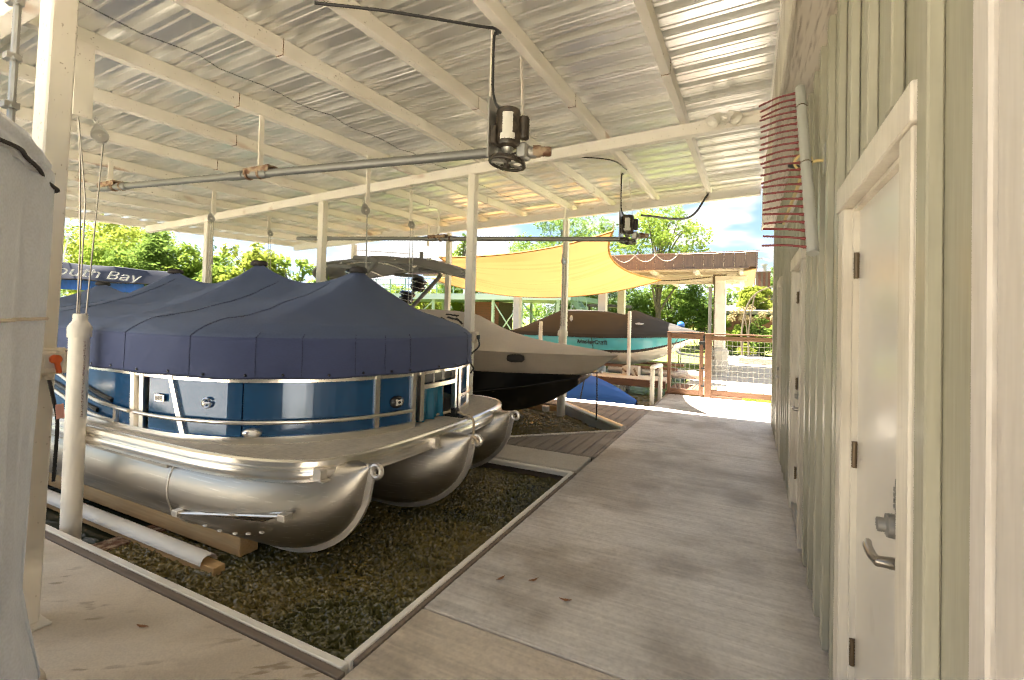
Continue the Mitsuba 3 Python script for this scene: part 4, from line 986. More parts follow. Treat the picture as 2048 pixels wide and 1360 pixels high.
trx = np.array([-6.35, -5.9, -4.95, -4.3, -3.6, -3.1, -2.85, -2.4, -1.9, -1.5, -1.12]); trz = np.array([1.19, 1.40, 1.86, 1.88, 1.84, 1.76, 1.90, 1.74, 1.56, 1.45, 1.33])
nv_ = 21; P = np.empty((len(xt), nv_, 3))
for i, x in enumerate(xt):
    h, g, r = float(th_(x)) + .03, float(tg(x)), float(np.interp(x, trx, trz))
    for j in range(nv_):
        v = -1 + 2 * j / (nv_ - 1); av = abs(v)
        if av > .9: q = (1 - av) / .1; y_, z_ = h, g - .06 + .10 * q
        else: q = av / .9; y_ = h * q; z_ = g + .04 + (r - g - .04) * (1 - q ** 2.4)
        w = .05 * (meshkit.noise(np.array([x * 3.1 + av * 4, v * 3.0, 2.0]), 6) - .5) * math.sin(math.pi * min(1, av))
        P[i, j] = (x, TY + math.copysign(y_, v) + w * .3, z_ + w)
part(tc, 'canvas', grid(P, flip=True), 'canvas_char', smooth=True)
part(tc, 'bow_knob', ball((-1.62, TY, 1.52), (.10, .10, .09), 2), 'tarp_blue', smooth=True)
part(tc, 'vent', [ball((-4.35, TY - 1.0, 1.62), (.045, .03, .09), 1), ball((-2.55, TY - .80, 1.52), (.12, .03, .03), 1), ball((-5.55, TY - .9, 1.3), (.12, .04, .03), 1)], 'canvas_grey', smooth=True)
part(tc, 'strap', tube([(-3.72, TY - 1.17, 1.16), (-3.70, TY - 1.16, .95), (-3.68, TY - 1.1, .80)], .010, 6), 'hem_black')
tl = thing('boat_lift', 'white tube cradle lifting the turquoise ski boat', 'lift')
part(tl, 'float_tube', cyl((-3.4, TY - .55, .30), (-.9, TY - .55, .26), .11), 'hull_white', smooth=40)
part(tl, 'bunk', box(-5.5, -1.6, TY - .7, TY - .5, .36, .42), 'brown_wood')
part(tl, 'bunk', box(-5.5, -1.6, TY + .5, TY + .7, .36, .42), 'brown_wood')
part(tl, 'cross_beam', [box(-2.9, -2.5, TY - 1.1, TY - .75, .20, .42)], 'cream_paint')
part(tl, 'strut', [bar((-2.9, TY - 1.12, .35), (-2.55, TY - 1.12, .16), .04, .04), bar((-2.6, TY - 1.12, .38), (-2.5, TY - 1.12, .16), .04, .04)], 'rust')
for x_, y_, z0_, z1_, r_ in ((-2.72, 12.3, -.8, 1.82, .045), (-4.87, 11.6, -.8, 1.50, .05)):
    solo('guide_pole', lathe([(r_, z0_), (r_, z1_), (r_ * .8, z1_ + .02), (1e-4, z1_ + .02)], 14, (x_, y_, 0)), 'vinyl_white', {-2.72: 'thin white guide pole in front of the turquoise boat bow', -4.87: 'thin white guide pole in front of the turquoise boat stern'}[x_], 'pole', smooth=40)

# ------------------------------------------------------------------ boat with a lettered sun top behind the navy cover
sb2 = thing('pontoon_boat', 'farther pontoon boat with a navy sun top lettered in white, behind the navy boat cover', 'boat')
part(sb2, 'deck', box(-20.5, -14.4, 5.2, 7.9, .3, .42), 'alu_weld')
for y_ in (5.6, 7.5): part(sb2, 'pontoon', cyl((-20.5, y_, .05), (-14.2, y_, .05), .3), 'alu_hull', smooth=40)
part(sb2, 'side_panel', [box(-14.55, -14.5, 5.3, 7.8, .45, 1.1), box(-20.4, -14.5, 5.28, 5.32, .45, 1.1), box(-20.4, -14.5, 7.8, 7.84, .45, 1.1)], 'blue_panel')
ys = np.linspace(4.75, 7.85, 26)
Pf = np.array([[(-14.4 - .25 * (1 - t) + .02 * math.sin(y_ * 3 + t * 3), y_, z0 + .012 * math.sin(y_ * 5 + 4 * t)) for t, z0 in ((0, 2.62), (.15, 2.605), (.5, 2.45), (1, 2.22))] for y_ in ys])
tp = part(sb2, 'sun_top', grid(Pf), 'canvas_midnight', smooth=50)
part(sb2, 'sun_top', grid(np.array([[(x_, y_, 2.62 + .03 * math.sin((x_ + 14) * 2)) for x_ in (-14.65, -16, -18)] for y_ in ys])), 'canvas_midnight', smooth=True)
part(tp, 'hem', tube([(-14.38, y_, 2.215 + .012 * math.sin(y_ * 5 + 4)) for y_ in ys], .02, 6), 'hem_black')
_l = meshkit.text_mesh('South Bay', .2, .006); _v = np.array(_l.vertices); _v[:, 0] = _v[:, 0] * 1.55 + _v[:, 1] * .35
part(tp, 'lettering', xf(TM(_v, _l.faces), frame((0, 1, -.03), (.12, 0, 1)), (-14.41, 4.95, 2.33)), 'label_paper', label='white script lettering on the sun top')
part(sb2, 'inner_curtain', grid(np.array([[(-14.6 + .04 * math.sin(y_ * 11), y_, z_) for z_ in (2.22, 1.98)] for y_ in np.linspace(4.8, 7.2, 40)])), 'tarp_blue', smooth=True)
for y_ in (5.3, 7.8): part(sb2, 'top_frame', tube([(-15.5, y_, 1.1), (-14.5, y_, 2.2)], .025, 8), 'alu_rail')
lp = part(sb2, 'light_pole', [tube([(-14.9, 5.55, 2.5), (-14.8, 5.62, 3.25)], .018, 8), ball((-14.8, 5.62, 3.3), .05, 1)], 'hull_white')

# ------------------------------------------------------------------ lift motors and drive pipes
def motor(x, y, z, label, s=1.0, strap_top=None, second=None):
    k = thing('lift_motor', label, 'motor')
    up_ = 0.0
    part(k, 'mount_plate', [box(x - .006, x + .006, y - .16 * s, y + .16 * s, z - .22 * s, z + .30 * s, .002)], 'galv')
    part(k, 'mount_strap', [box(x - .004, x + .004, y - .145 * s, y - .105 * s, z + .30 * s, ZB(x, y) + .03)], 'paint_post')
    part(k, 'mount_strap', [bar((x + .18 * s, y + .16 * s, z + .05), (x + .03, y + .36 * s, ZB(x, y) + .02), .03, .006, up=(1, 0, 0))], 'paint_post')
    mx, my = x + .115 * s, y - .015 * s
    R = .105 * s
    m = part(k, 'motor_body', lathe([(1e-4, -.15 * s), (R * .55, -.15 * s), (R * .9, -.135 * s), (R, -.11 * s), (R, .15 * s), (R * .93, .175 * s), (R * .6, .19 * s), (1e-4, .19 * s)], 30, (mx, my, z + .03)), 'motor_black', smooth=40)
    part(m, 'capacitor_cover', lathe([(1e-4, -.10 * s), (.042 * s, -.09 * s), (.046 * s, -.07 * s), (.046 * s, .08 * s), (.04 * s, .10 * s), (1e-4, .105 * s)], 18, (mx + .118 * s, my + .07 * s, z + .05)), 'motor_black', smooth=40)
    dq = unit((-mx, -my, 0)); sq = np.array([-dq[1], dq[0], 0]); 
    nl = []
    for b0, b1, w_ in ((-.055, .125, .42), (-.10, -.05, .62)):
        aa = np.linspace(-w_, w_, 9)
        ring2 = np.array([[np.array([mx, my, z + .03]) + (dq * math.cos(q + .05) - sq * math.sin(q + .05)) * (R + .0015) + np.array([0, 0, zz_ * s]) for zz_ in (b0, b1)] for q in aa])
        nl.append(grid(ring2, flip=True))
    part(m, 'name_label', nl, 'label_paper')
    part(k, 'wire_box', box(x + .008, x + .06 * s, y - .14 * s, y - .06 * s, z - .10 * s, z + .06 * s, .006), 'motor_black')
    part(k, 'shaft', [cyl((mx, my, z - .23 * s), (mx, my, z - .11 * s), .022 * s), lathe([(.028 * s, -.2 * s), (.05 * s, -.17 * s), (.055 * s, -.14 * s), (.04 * s, -.13 * s)], 16, (mx, my, z + .03))], 'galv', smooth=40)
    pr_ = .150 * s
    th = np.linspace(0, 2 * np.pi, 36, endpoint=False)
    pz = z - .245 * s; tilt = unit((.12, .1, 1))
    e1 = unit(np.cross(tilt, (0, 1, 0))); e2 = np.cross(tilt, e1); c0 = np.array([mx, my, pz])
    wl = part(k, 'pulley_wheel', [tube([c0 + (e1 * math.cos(q) + e2 * math.sin(q)) * pr_ for q in th], .014 * s, 8, closed=True), tube([c0 + tilt * .026 * s + (e1 * math.cos(q) + e2 * math.sin(q)) * pr_ * .97 for q in th], .009 * s, 6, closed=True), cyl(c0 - tilt * .05 * s, c0 + tilt * .05 * s, .03 * s)], 'motor_black', smooth=50)
    part(wl, 'spoke', [bar(c0, c0 + (e1 * math.cos(q) + e2 * math.sin(q)) * pr_, .022 * s, .014 * s) for q in (0.3, 1.56, 2.81, 4.07, 5.33)], 'galv')
    part(k, 'gear_case', [box(mx + .06 * s, mx + .16 * s, my + .03 * s, my + .15 * s, z - .20 * s, z - .06 * s, .012), cyl((mx + .11 * s, my + .1 * s, z - .13 * s), (mx + .20 * s, my + .15 * s, z - .13 * s), .05 * s)], 'galv', smooth=30)
    part(k, 'pipe_stub', lathe([(.052 * s, 0), (.052 * s, .05), (.042 * s, .055), (.042 * s, .12), (.03 * s, .125), (1e-4, .125)], 18, (mx + .18 * s, my + .13 * s, z - .12 * s), unit((1, .45, 0))), 'rust', smooth=40)
    part(k, 'belt', tube([c0 + (e1 * math.cos(q) + e2 * math.sin(q)) * pr_ * 1.0 for q in np.linspace(-.5, 1.2, 8)] + [np.array([mx + .07, my + .17, z - .06])], .008, 6), 'hem_black')
    part(k, 'power_cable', tube(curve([(mx - .02, my - .06, z + .19 * s), (mx - .05, my - .09, z + .24 * s), (x + .012, y - .125 * s, z + .40 * s), (x + .012, y - .125 * s, ZB(x, y) - .03), (x + .03, y - .10 * s, ZB(x, y) + .0)], 8), .009, 8), 'black_matte', smooth=60)
    return k
motor(-1.55, 2.84, 2.80, 'black lift motor with a spoked pulley wheel hanging above the pontoon boat bow', .78)
motor(-1.60, 6.60, 2.86, 'farther black lift motor hanging in front of the yellow shade sail', .78)
dp = thing('drive_pipe', 'galvanized drive pipe running from the nearer lift motor above the navy boat cover', 'pipe')
def dpipe(dp, y0, y1, x1):
    A, B = np.array([-1.52, y0, 2.70]), np.array([x1, y1, 2.70 - .05 * (x1 + 1.5)])
    part(dp, 'pipe', tube([A, A * .7 + B * .3, A * .3 + B * .7, B], .034, 14), 'galv_dark', smooth=50)
    for t in (.43, .49, .86, .92): part(dp, 'coupling', tube([A * (1 - t) + B * t, A * (1 - t - .035) + B * (t + .035)], .042, 14), 'galv_dark', smooth=50)
    part(dp, 'winder', [tube([A * (1 - t) + B * t, A * (1 - t - .004) + B * (t + .004)], .05, 14) for t in (.445, .475, .875, .905)], 'rust', smooth=50)
dpipe(dp, 2.84, 2.86, -7.0)
dp = thing('drive_pipe', 'farther galvanized drive pipe running above the shade sail', 'pipe')
dpipe(dp, 6.55, 6.50, -7.9)
solo('power_cable', tube(curve([(-2.30, 1.95, ZB(-2.3, 1.95) - .01), (-1.95, 2.2, ZB(-1.95, 2.2) - .03), (-1.56, 2.58, ZB(-1.5, 2.6) - .035), (-1.50, 2.66, ZB(-1.5, 2.66) - .02), (-1.49, 2.74, ZB(-1.5, 2.7) - .01)], 10), .009, 8), 'black_matte', 'black cable crossing under the roof to the nearer lift motor', 'cable', smooth=60)
solo('power_cable', tube(curve([(-2.05, 5.16, ZB(-2, 5.16) - .05), (-1.55, 5.7, ZB(-1.5, 5.7) - .03), (-1.47, 6.3, ZB(-1.5, 6.3) - .01)], 8), .007, 6), 'black_matte', 'black cable running along the roof to the farther lift motor', 'cable', smooth=60)
solo('power_cable', tube(curve([(-.62, 8.35, ZB(-.62, 8.35) - .02), (-.85, 7.7, 3.18), (-1.33, 6.62, 3.03)], 8), .016, 6), 'black_matte', 'slack black cable hanging from the farther lift motor to the end beam', 'cable', smooth=60)
w_ = []
for i in range(40):
    t = i / 39
    w_.append((-3.66 + .03 * math.sin(i * 1.7), 1.2 + 6.9 * t, ZB(-3.66, 1.2 + 6.9 * t) + PD - .012 - .012 * abs(math.sin(i * 1.3))))
solo('roof_wire', tube(w_, .0032, 5), 'black_matte', 'thin dark wire strung along the underside of the metal roof', 'wire')
fl = thing('flood_light', 'white twin headed floodlight on the canopy beam near the boathouse', 'lamp')
fx, fy, fz = -.24, 5.03, 3.575
part(fl, 'base', [lathe([(1e-4, 0), (.05, 0), (.05, .025), (.03, .03)], 16, (fx, fy + .02, fz), (0, -1, 0))], 'vinyl_white', smooth=40)
for sx in (-1, 1):
    part(fl, 'head', lathe([(1e-4, -.06), (.03, -.055), (.035, -.02), (.062, .05), (.064, .07), (.055, .068), (.03, .03), (1e-4, .03)], 18, (fx + .07 * sx, fy - .07, fz - .01), unit((.55 * sx, -.5, -.75))), 'vinyl_white', smooth=40)
part(fl, 'sensor', ball((fx, fy - .07, fz - .02), .03, 2), 'vinyl_white', smooth=True)
part(fl, 'wire', tube(curve([(fx + .06, fy + .0, fz), (fx + .2, fy, fz - .01), (fx + .38, fy, fz + .03), (.13, fy, fz + .04)], 6), .007, 6), 'paint_post')

# ------------------------------------------------------------------ rake and pole on the boathouse wall
rk = thing('lake_rake', 'long grey rake head with a row of red tines hanging on the boathouse wall', 'rake')
A, B = np.array([.245, 3.17, 2.945]), np.array([.265, 2.62, 1.92])
part(rk, 'bar', tube([A, A * .6 + B * .4, A * .3 + B * .7, B], .026, 16), 'pole_grey', smooth=50)
for i in range(23):
    t = .03 + .94 * i / 22; c = A * (1 - t) + B * t
    dr_ = rng.uniform(-.012, .012)
    L = .205 + rng.uniform(-.008, .008)
    tip = c + np.array([-L, .02 + dr_, -.035 + .055 * t + dr_])
    mid = c + np.array([-L * .5, .012, -.004 + .020 * t])
    part(rk, 'tine', tube(curve([c + [-.015, 0, 0], mid, tip], 5), [.0085] * 2 + [.0055] * 9, 7), 'red_paint', smooth=60)
part(rk, 'wire_tie', [tube([c_ + np.array([.028 * math.cos(q), .028 * math.sin(q), .006 * math.sin(3 * q)]) for q in np.linspace(0, 2 * np.pi, 10, endpoint=False)], .004, 6, closed=True) for c_ in (A * .87 + B * .13, A * .5 + B * .5)], 'hinge_brown')
part(rk, 'hook_plate', [box(.335, .342, 2.88, 2.95, 2.36, 2.52, .002)], 'galv')
part(rk, 'hook', [tube([(.34, 2.915, 2.44), (.30, 2.915, 2.44), (.272, 2.915, 2.43)], .008, 8), tube([np.array((.245, 2.915, 2.44)) + np.array([.04 * math.cos(q), 0, .04 * math.sin(q)]) for q in np.linspace(0, 2 * np.pi, 14, endpoint=False)], .007, 6, closed=True)], 'pole_yellow')
hk = thing('boat_hook', 'pale yellow boat hook pole with black tips on the wall behind the rake', 'pole')
part(hk, 'pole', tube([(.31, 3.6, 2.58), (.31, 5.6, 2.62)], .017, 10), 'pole_yellow', smooth=50)
part(hk, 'pole', tube([(.31, 3.7, 2.52), (.31, 5.5, 2.55)], .012, 10), 'label_paper', smooth=50)
part(hk, 'tip', [tube([(.31, 3.6, 2.58), (.27, 3.55, 2.60), (.22, 3.57, 2.62)], .012, 8), tube([(.31, 5.6, 2.62), (.26, 5.65, 2.65)], .012, 8)], 'black_matte')

# box on the nearer middle post
pbx = thing('power_outlet', 'beige outlet box with a dark hook on the middle canopy post', 'switch')
part(pbx, 'case', box(-3.048, -2.98, 5.055, 5.14, 1.27, 1.40, .006), 'cream_paint')
part(pbx, 'plug', [box(-2.98, -2.95, 5.08, 5.12, 1.31, 1.36, .004)], 'black_matte')
part(pbx, 'cord', tube(curve([(-2.96, 5.1, 1.31), (-2.95, 5.09, 1.22), (-3.03, 5.04, 1.12), (-3.02, 5.03, 1.02), (-2.98, 5.03, .96), (-3.02, 5.03, .90)], 6), .010, 6), 'black_matte')
# ------------------------------------------------------------------ gate and fence at the end of the walkway
GY = 11.1
def mesh_panel(x0, x1, z0, z1, y, nx, nz, r=.0045):
    m = [cyl((x0 + (x1 - x0) * i / nx, y, z0), (x0 + (x1 - x0) * i / nx, y, z1), r, 5) for i in range(nx + 1)]
    m += [cyl((x0, y, z0 + (z1 - z0) * i / nz), (x1, y, z0 + (z1 - z0) * i / nz), r, 5) for i in range(nz + 1)]
    return m
gt = thing('wooden_gate', 'brown wooden gate with wire mesh and corner rods, left of the mesh fence', 'gate')
for x0, x1 in ((-1.60, -1.525), (-.935, -.86)): part(gt, 'stile', box(x0, x1, GY - .03, GY + .03, .02, 1.36, .005), 'brown_wood')
for z0, z1 in ((.035, .14), (1.235, 1.345)): part(gt, 'rail', box(-1.523, -.937, GY - .027, GY + .027, z0, z1, .005), 'brown_wood')
part(gt, 'top_cap', box(-1.61, -.85, GY - .045, GY + .04, 1.362, 1.385, .004), 'brown_wood')
part(gt, 'wire_mesh', mesh_panel(-1.522, -.938, .14, 1.235, GY, 6, 10), 'galv', kind='stuff')
part(gt, 'corner_rod', [cyl(a_, b_, .007, 6) for a_, b_ in (((-1.52, GY - .01, 1.0), (-1.38, GY - .01, 1.23)), ((-.94, GY - .01, 1.0), (-1.08, GY - .01, 1.23)), ((-1.52, GY - .01, .42), (-1.36, GY - .01, .15)), ((-.94, GY - .01, .30), (-1.08, GY - .01, .15)))], 'black_matte')
part(gt, 'latch', [box(-.95, -.83, GY - .05, GY - .03, 1.12, 1.19, .006), box(-.865, -.835, GY - .045, GY + .01, 1.06, 1.32)], 'black_matte')
part(gt, 'hinge', [box(-.90, -.82, GY - .04, GY - .03, .22, .25), box(-.90, -.82, GY - .04, GY - .03, .60, .63)], 'black_matte')
fe = thing('mesh_fence', 'brown wooden fence panel with wire mesh between the gate and the boathouse', 'fence')
part(fe, 'post', box(-.825, -.695, GY - .05, GY + .05, 0, 1.34, .006), 'brown_wood')
part(fe, 'post', box(.70, .79, GY - .05, GY + .05, 0, 1.34, .006), 'brown_wood')
part(fe, 'rail', box(-.693, .70, GY - .03, GY + .03, 1.225, 1.315, .005), 'brown_wood')
part(fe, 'rail', box(-.693, .70, GY - .03, GY + .03, .055, .165, .005), 'brown_wood')
part(fe, 'top_cap', box(-.84, .80, GY - .06, GY + .05, 1.342, 1.37, .005), 'brown_wood')
part(fe, 'wire_mesh', mesh_panel(-.693, .70, .165, 1.225, GY, 14, 10), 'galv', kind='stuff')
part(fe, 'sill_block', box(-.69, -.1, GY - .05, GY + .02, .003, .052, .004), 'brown_wood')

# ------------------------------------------------------------------ shade sail
sl = thing('shade_sail', 'yellow shade sail stretched between the canopy and the brown neighbouring dock roof', 'shade sail')
A_, B_, C_, D_ = (np.array(q, float) for q in ((-2.32, 8.92, 3.27), (-2.30, 14.35, 2.80), (-10.4, 14.4, 2.95), (-6.25, 8.92, 2.90)))
def quad(a, m, b, t): t = np.asarray(t)[:, None]; c = 2 * m - .5 * (a + b); return (1 - t) ** 2 * a + 2 * t * (1 - t) * c + t * t * b
n_ = 40; tt = np.linspace(0, 1, n_)
eDA = quad(D_, np.array([-4.25, 9.25, 3.0]), A_, tt); eCB = quad(C_, np.array([-5.7, 13.1, 2.22]), B_, tt)
eDC = quad(D_, np.array([-7.5, 11.4, 2.75]), C_, tt); eAB = quad(A_, np.array([-2.80, 11.3, 2.90]), B_, tt)
u, v = np.meshgrid(tt, tt, indexing='ij'); u_, v_ = u[..., None], v[..., None]
P = (1 - v_) * eDA[:, None] + v_ * eCB[:, None] + (1 - u_) * eDC[None] + u_ * eAB[None] - ((1 - u_) * (1 - v_) * D_ + u_ * (1 - v_) * A_ + (1 - u_) * v_ * C_ + u_ * v_ * B_)
P[..., 2] += .02 * np.sin(P[..., 1] * 6 - P[..., 0] * .8) * np.sin(np.pi * v) * np.sin(np.pi * u)
part(sl, 'cloth', grid(P), 'sail_cloth', smooth=True)
for e_ in (eDA, eCB, eDC, eAB): part(sl, 'hem', tube(e_, .022, 6), 'sail_hem')
part(sl, 'rope', tube([D_, (-6.9, 8.8, 2.98), (-8.35, 8.42, 3.08)], .008, 6), 'rope')
part(sl, 'rope', tube([A_, (-2.28, 8.84, 3.45)], .01, 6), 'rope')
part(sl, 'ring', tube([D_ + np.array([.03 + .03 * math.cos(q), 0, .03 * math.sin(q)]) for q in np.linspace(0, 2 * np.pi, 12, endpoint=False)], .008, 6, closed=True), 'galv')

# ------------------------------------------------------------------ neighbour's dock roof
nd = thing('neighbour_dock', 'brown fascia dock roof on thick white posts beyond the gate', 'dock')
NX1, NY0, NY1 = .19, 14.5, 20.4
x = NX1 - .03
while x > -11.5:
    part(nd, 'fascia_board', box(x - .262, x - .004, NY0, NY0 + .02 + rng.uniform(0, .004), 3.155, 3.545), 'roof_brown'); x -= .266
part(nd, 'fascia_cap', box(-11.6, NX1 + .05, NY0 - .03, NY0 + .04, 3.547, 3.585, .004), 'roof_brown')
part(nd, 'fascia_trim', box(-11.6, NX1 - .2, NY0 - .012, NY0 + .03, 3.11, 3.152, .003), 'roof_brown')
y = NY0 + .03
while y < NY1:
    part(nd, 'fascia_board', box(NX1 - .025, NX1 - .002, y, y + .40, 3.10, 3.54), 'roof_brown'); y += .404
part(nd, 'corner_trim', box(NX1 - .03, NX1 + .01, NY0 - .02, NY0 + .03, 3.09, 3.546), 'roof_brown')
part(nd, 'ceiling', box(-11.5, NX1 - .03, NY0 + .05, NY1, 3.30, 3.50), 'cream_paint')
for y in (15.2, 16.5, 17.8, 19.1): part(nd, 'joist', box(-11.4, NX1 - .035, y, y + .07, 3.12, 3.298), 'cream_paint')
for x in (-.2, -1.4, -2.6, -3.8, -5.0, -6.2): part(nd, 'rafter', box(x - .05, x + .05, NY0 + .06, NY1 - .1, 3.02, 3.118), 'cream_paint')
part(nd, 'beam', box(-11.0, -.05, 15.62, 15.70, 2.86, 3.015, .006), 'cream_paint')
part(nd, 'beam', box(-11.0, -.25, 16.02, 16.10, 2.80, 3.0, .006), 'cream_paint')
part(nd, 'end_board', hexa([[NX1 - .35, 14.6, 3.02], [NX1 - .03, 14.6, 3.09], [NX1 - .03, 20.3, 3.09], [NX1 - .35, 20.3, 3.02], [NX1 - .35, 14.6, 3.05], [NX1 - .03, 14.6, 3.12], [NX1 - .03, 20.3, 3.12], [NX1 - .35, 20.3, 3.05]]), 'lumber')
for x, y, s in ((-.78, 15.85, .30), (-4.42, 15.86, .26), (-7.6, 15.86, .24), (-4.75, 19.9, .28), (-.9, 19.9, .26)):
    part(nd, 'post', box(x - s / 2, x + s / 2, y - s / 2, y + s / 2, -.6, 3.0, .01), 'paint_post')
part(nd, 'footing', [lathe([(.30, -.1), (.28, .12), (.30, .3), (.24, .5), (.27, .75), (.20, .86)], 9, (-.78, 15.85, 0))], 'pale_concrete', label='rough crumbling concrete footing')
part(nd, 'downspout', box(-1.12, -1.02, 15.9, 15.97, .1, 2.7, .01), 'pole_grey')
part(nd, 'conduit', [tube([(-.94, 15.68, .5), (-.94, 15.68, 2.7), (-.96, 15.66, 3.05)], .018, 6), tube([(-.98, 15.58, 2.98), (-2.0, 15.55, 2.88), (-3.2, 15.58, 2.90)], .015, 6)], 'hinge_brown')
part(nd, 'bracket', [box(-.98, -.60, 15.60, 15.66, 3.02, 3.05), box(-.98, -.92, 15.6, 15.69, 2.76, 3.0)], 'hinge_brown')
li = thing('flood_light', 'flat white floodlight on the right end of the brown dock roof', 'lamp')
part(li, 'arm', cyl((NX1, 14.6, 3.38), (NX1 + .13, 14.6, 3.36), .012), 'galv')
part(li, 'head', bar((NX1 + .10, 14.58, 3.38), (NX1 + .30, 14.50, 3.30), .14, .05, b=.01), 'hull_white')
sg = thing('string_lights', 'white string lights looped along the brown dock fascia', 'string lights')
pts = []
for i in range(9):
    xa, xb = -3.7 + i * .62, -3.08 + i * .62; sag = .20 if i < 3 else .015
    for t in np.linspace(0, 1, 8, endpoint=False): pts.append((xa + (xb - xa) * t, NY0 - .045, 3.555 - sag * 4 * t * (1 - t)))
part(sg, 'wire', tube(pts, .006, 5), 'hull_white')
for i in range(2, 10): part(sg, 'bulb', ball((-3.7 + i * .6, NY0 - .06, 3.55), .022, 1), 'hull_white', smooth=True)

# ------------------------------------------------------------------ green steel dock, pilings, shed
gd = thing('steel_dock', 'green steel two level dock with crossed braces far behind the shade sail', 'dock')
part(gd, 'upper_deck', box(-23, -8.4, 24, 30, 2.62, 2.90), 'green_steel')
part(gd, 'deck_edge', box(-23, -8.4, 23.96, 23.99, 2.60, 2.95), 'pale_steel')
cols = (-20.3, -17.3, -13.15, -11.35, -9.2)
for x in cols:
    for y in (24.2, 29.6): part(gd, 'column', box(x - .07, x + .07, y - .07, y + .07, -.5, 2.6), 'pale_steel')
for (xa, xb, m_) in ((-13.15, -11.35, 'pale_steel'), (-11.35, -9.2, 'green_steel'), (-20.3, -17.3, 'pale_steel')):
    part(gd, 'brace', [bar((xa, 24.15, .1), (xb, 24.15, 2.5), .07, .05), bar((xa, 24.2, 2.5), (xb, 24.2, .1), .07, .05)], m_)
for x in np.arange(-23, -8.3, 1.2): part(gd, 'rail_post', box(x - .025, x + .025, 24.05, 24.1, 2.9, 3.9), 'green_steel')
for z in (3.85, 3.5, 3.2): part(gd, 'rail', box(-23, -8.4, 24.05, 24.09, z, z + .035), 'green_steel')
part(gd, 'stair', [bar((-8.6, 24.6, 2.7), (-6.4, 24.6, .1), .08, .22), bar((-8.6, 25.6, 2.7), (-6.4, 25.6, .1), .08, .22)] + [box(-8.6 + 2.2 * t - .12, -8.6 + 2.2 * t + .12, 24.6, 25.6, 2.6 * (1 - t), 2.6 * (1 - t) + .04) for t in np.linspace(.05, .95, 11)], 'green_steel')
for x in (-8.9, -8.55, -8.2, -7.7): part(gd, 'rail_post', box(x - .03, x + .03, 24.5, 24.56, 0, 2.7), 'green_steel')
for i, (x, w) in enumerate(((-12.6, .45), (-11.7, .3), (-11.2, .5), (-15.2, .35))):
    k = thing('storage_box', ('white storage box on the green upper deck, widest of four', 'small rust coloured box on the green upper deck', 'pale box on the green upper deck, rightmost of four', 'cream storage box on the green upper deck, leftmost of four')[i], 'box', 'boxes on the upper deck')
    part(k, 'body', box(x - w / 2, x + w / 2, 24.5, 25, 2.905, 3.2, .02), 'hull_white' if i != 1 else 'cedar')
    part(k, 'lid', box(x - w / 2 - .02, x + w / 2 + .02, 24.48, 25.02, 3.202, 3.25, .01), 'hull_white' if i != 1 else 'cedar')
rs = thing('red_shed', 'dark red slatted shed under the green steel dock', 'shed')
part(rs, 'body', box(-15.4, -13.75, 26.03, 28, -.1, 2.55), 'dark_wood')
for i in range(17): part(rs, 'slat', box(-15.42, -13.73, 25.98, 26.028, .0 + i * .15, .135 + i * .15), 'red_louver')
for i, (x, y, z, lab) in enumerate(((-7.35, 15.2, 1.0, 'short white piling, left of two, beyond the guide pipe'), (-5.95, 15.0, 1.02, 'short white piling, right of two, beyond the guide pipe'))):
    solo('piling', lathe([(.16, -.8), (.16, z), (.15, z + .02), (1e-4, z + .03)], 18, (x, y, 0)), 'vinyl_white', lab, 'piling', 'white pilings', smooth=40)
cp = thing('flat_canopy', 'dark flat canopy frame on thin posts behind the turquoise boat', 'canopy')
part(cp, 'roof', box(-6.9, -5.2, 22, 24, 2.22, 2.34), 'canvas_char')
for x in (-6.8, -5.3):
    for y in (22.1, 23.9): part(cp, 'post', box(x - .04, x + .04, y - .04, y + .04, -.1, 2.22), 'canvas_char')
ifn = thing('iron_fence', 'black iron picket fence on the lawn behind the turquoise boat', 'fence')
part(ifn, 'pickets', [box(x - .012, x + .012, 25.5, 25.524, -.05, 1.25) for x in np.arange(-9, -1.6, .14)], 'black_matte', kind='stuff')
for z in (.15, 1.15): part(ifn, 'rail', box(-9, -1.6, 25.49, 25.53, z, z + .04), 'black_matte')
lc = thing('lounge_chair', 'pale lounge chair with a dark frame behind the gate mesh', 'chair')
part(lc, 'seat', [bar((-2.3, 19, .42), (-1.2, 19, .30), .6, .04, b=.01)], 'canvas_grey')
part(lc, 'backrest', [bar((-2.3, 19, .42), (-2.75, 19, .95), .6, .04, b=.01)], 'canvas_grey')
for x, z in ((-2.3, .4), (-1.3, .3)):
    for y in (18.72, 19.28): part(lc, 'leg', cyl((x, y, 0), (x, y, z), .018, 8), 'canvas_char')
fp = thing('fire_pit', 'low grey stone fire pit box with a black lid on the pale yard', 'fire pit')
part(fp, 'base', box(-.35, .85, 21.4, 22.4, 0, .26, .03), 'shingle')
part(fp, 'lid', box(-.05, .55, 21.6, 22.2, .262, .30, .02), 'black_matte')
part(fp, 'handle', tube(curve([(.1, 21.9, .30), (.15, 21.9, .36), (.35, 21.9, .36), (.4, 21.9, .30)], 5), .02, 6), 'black_matte')

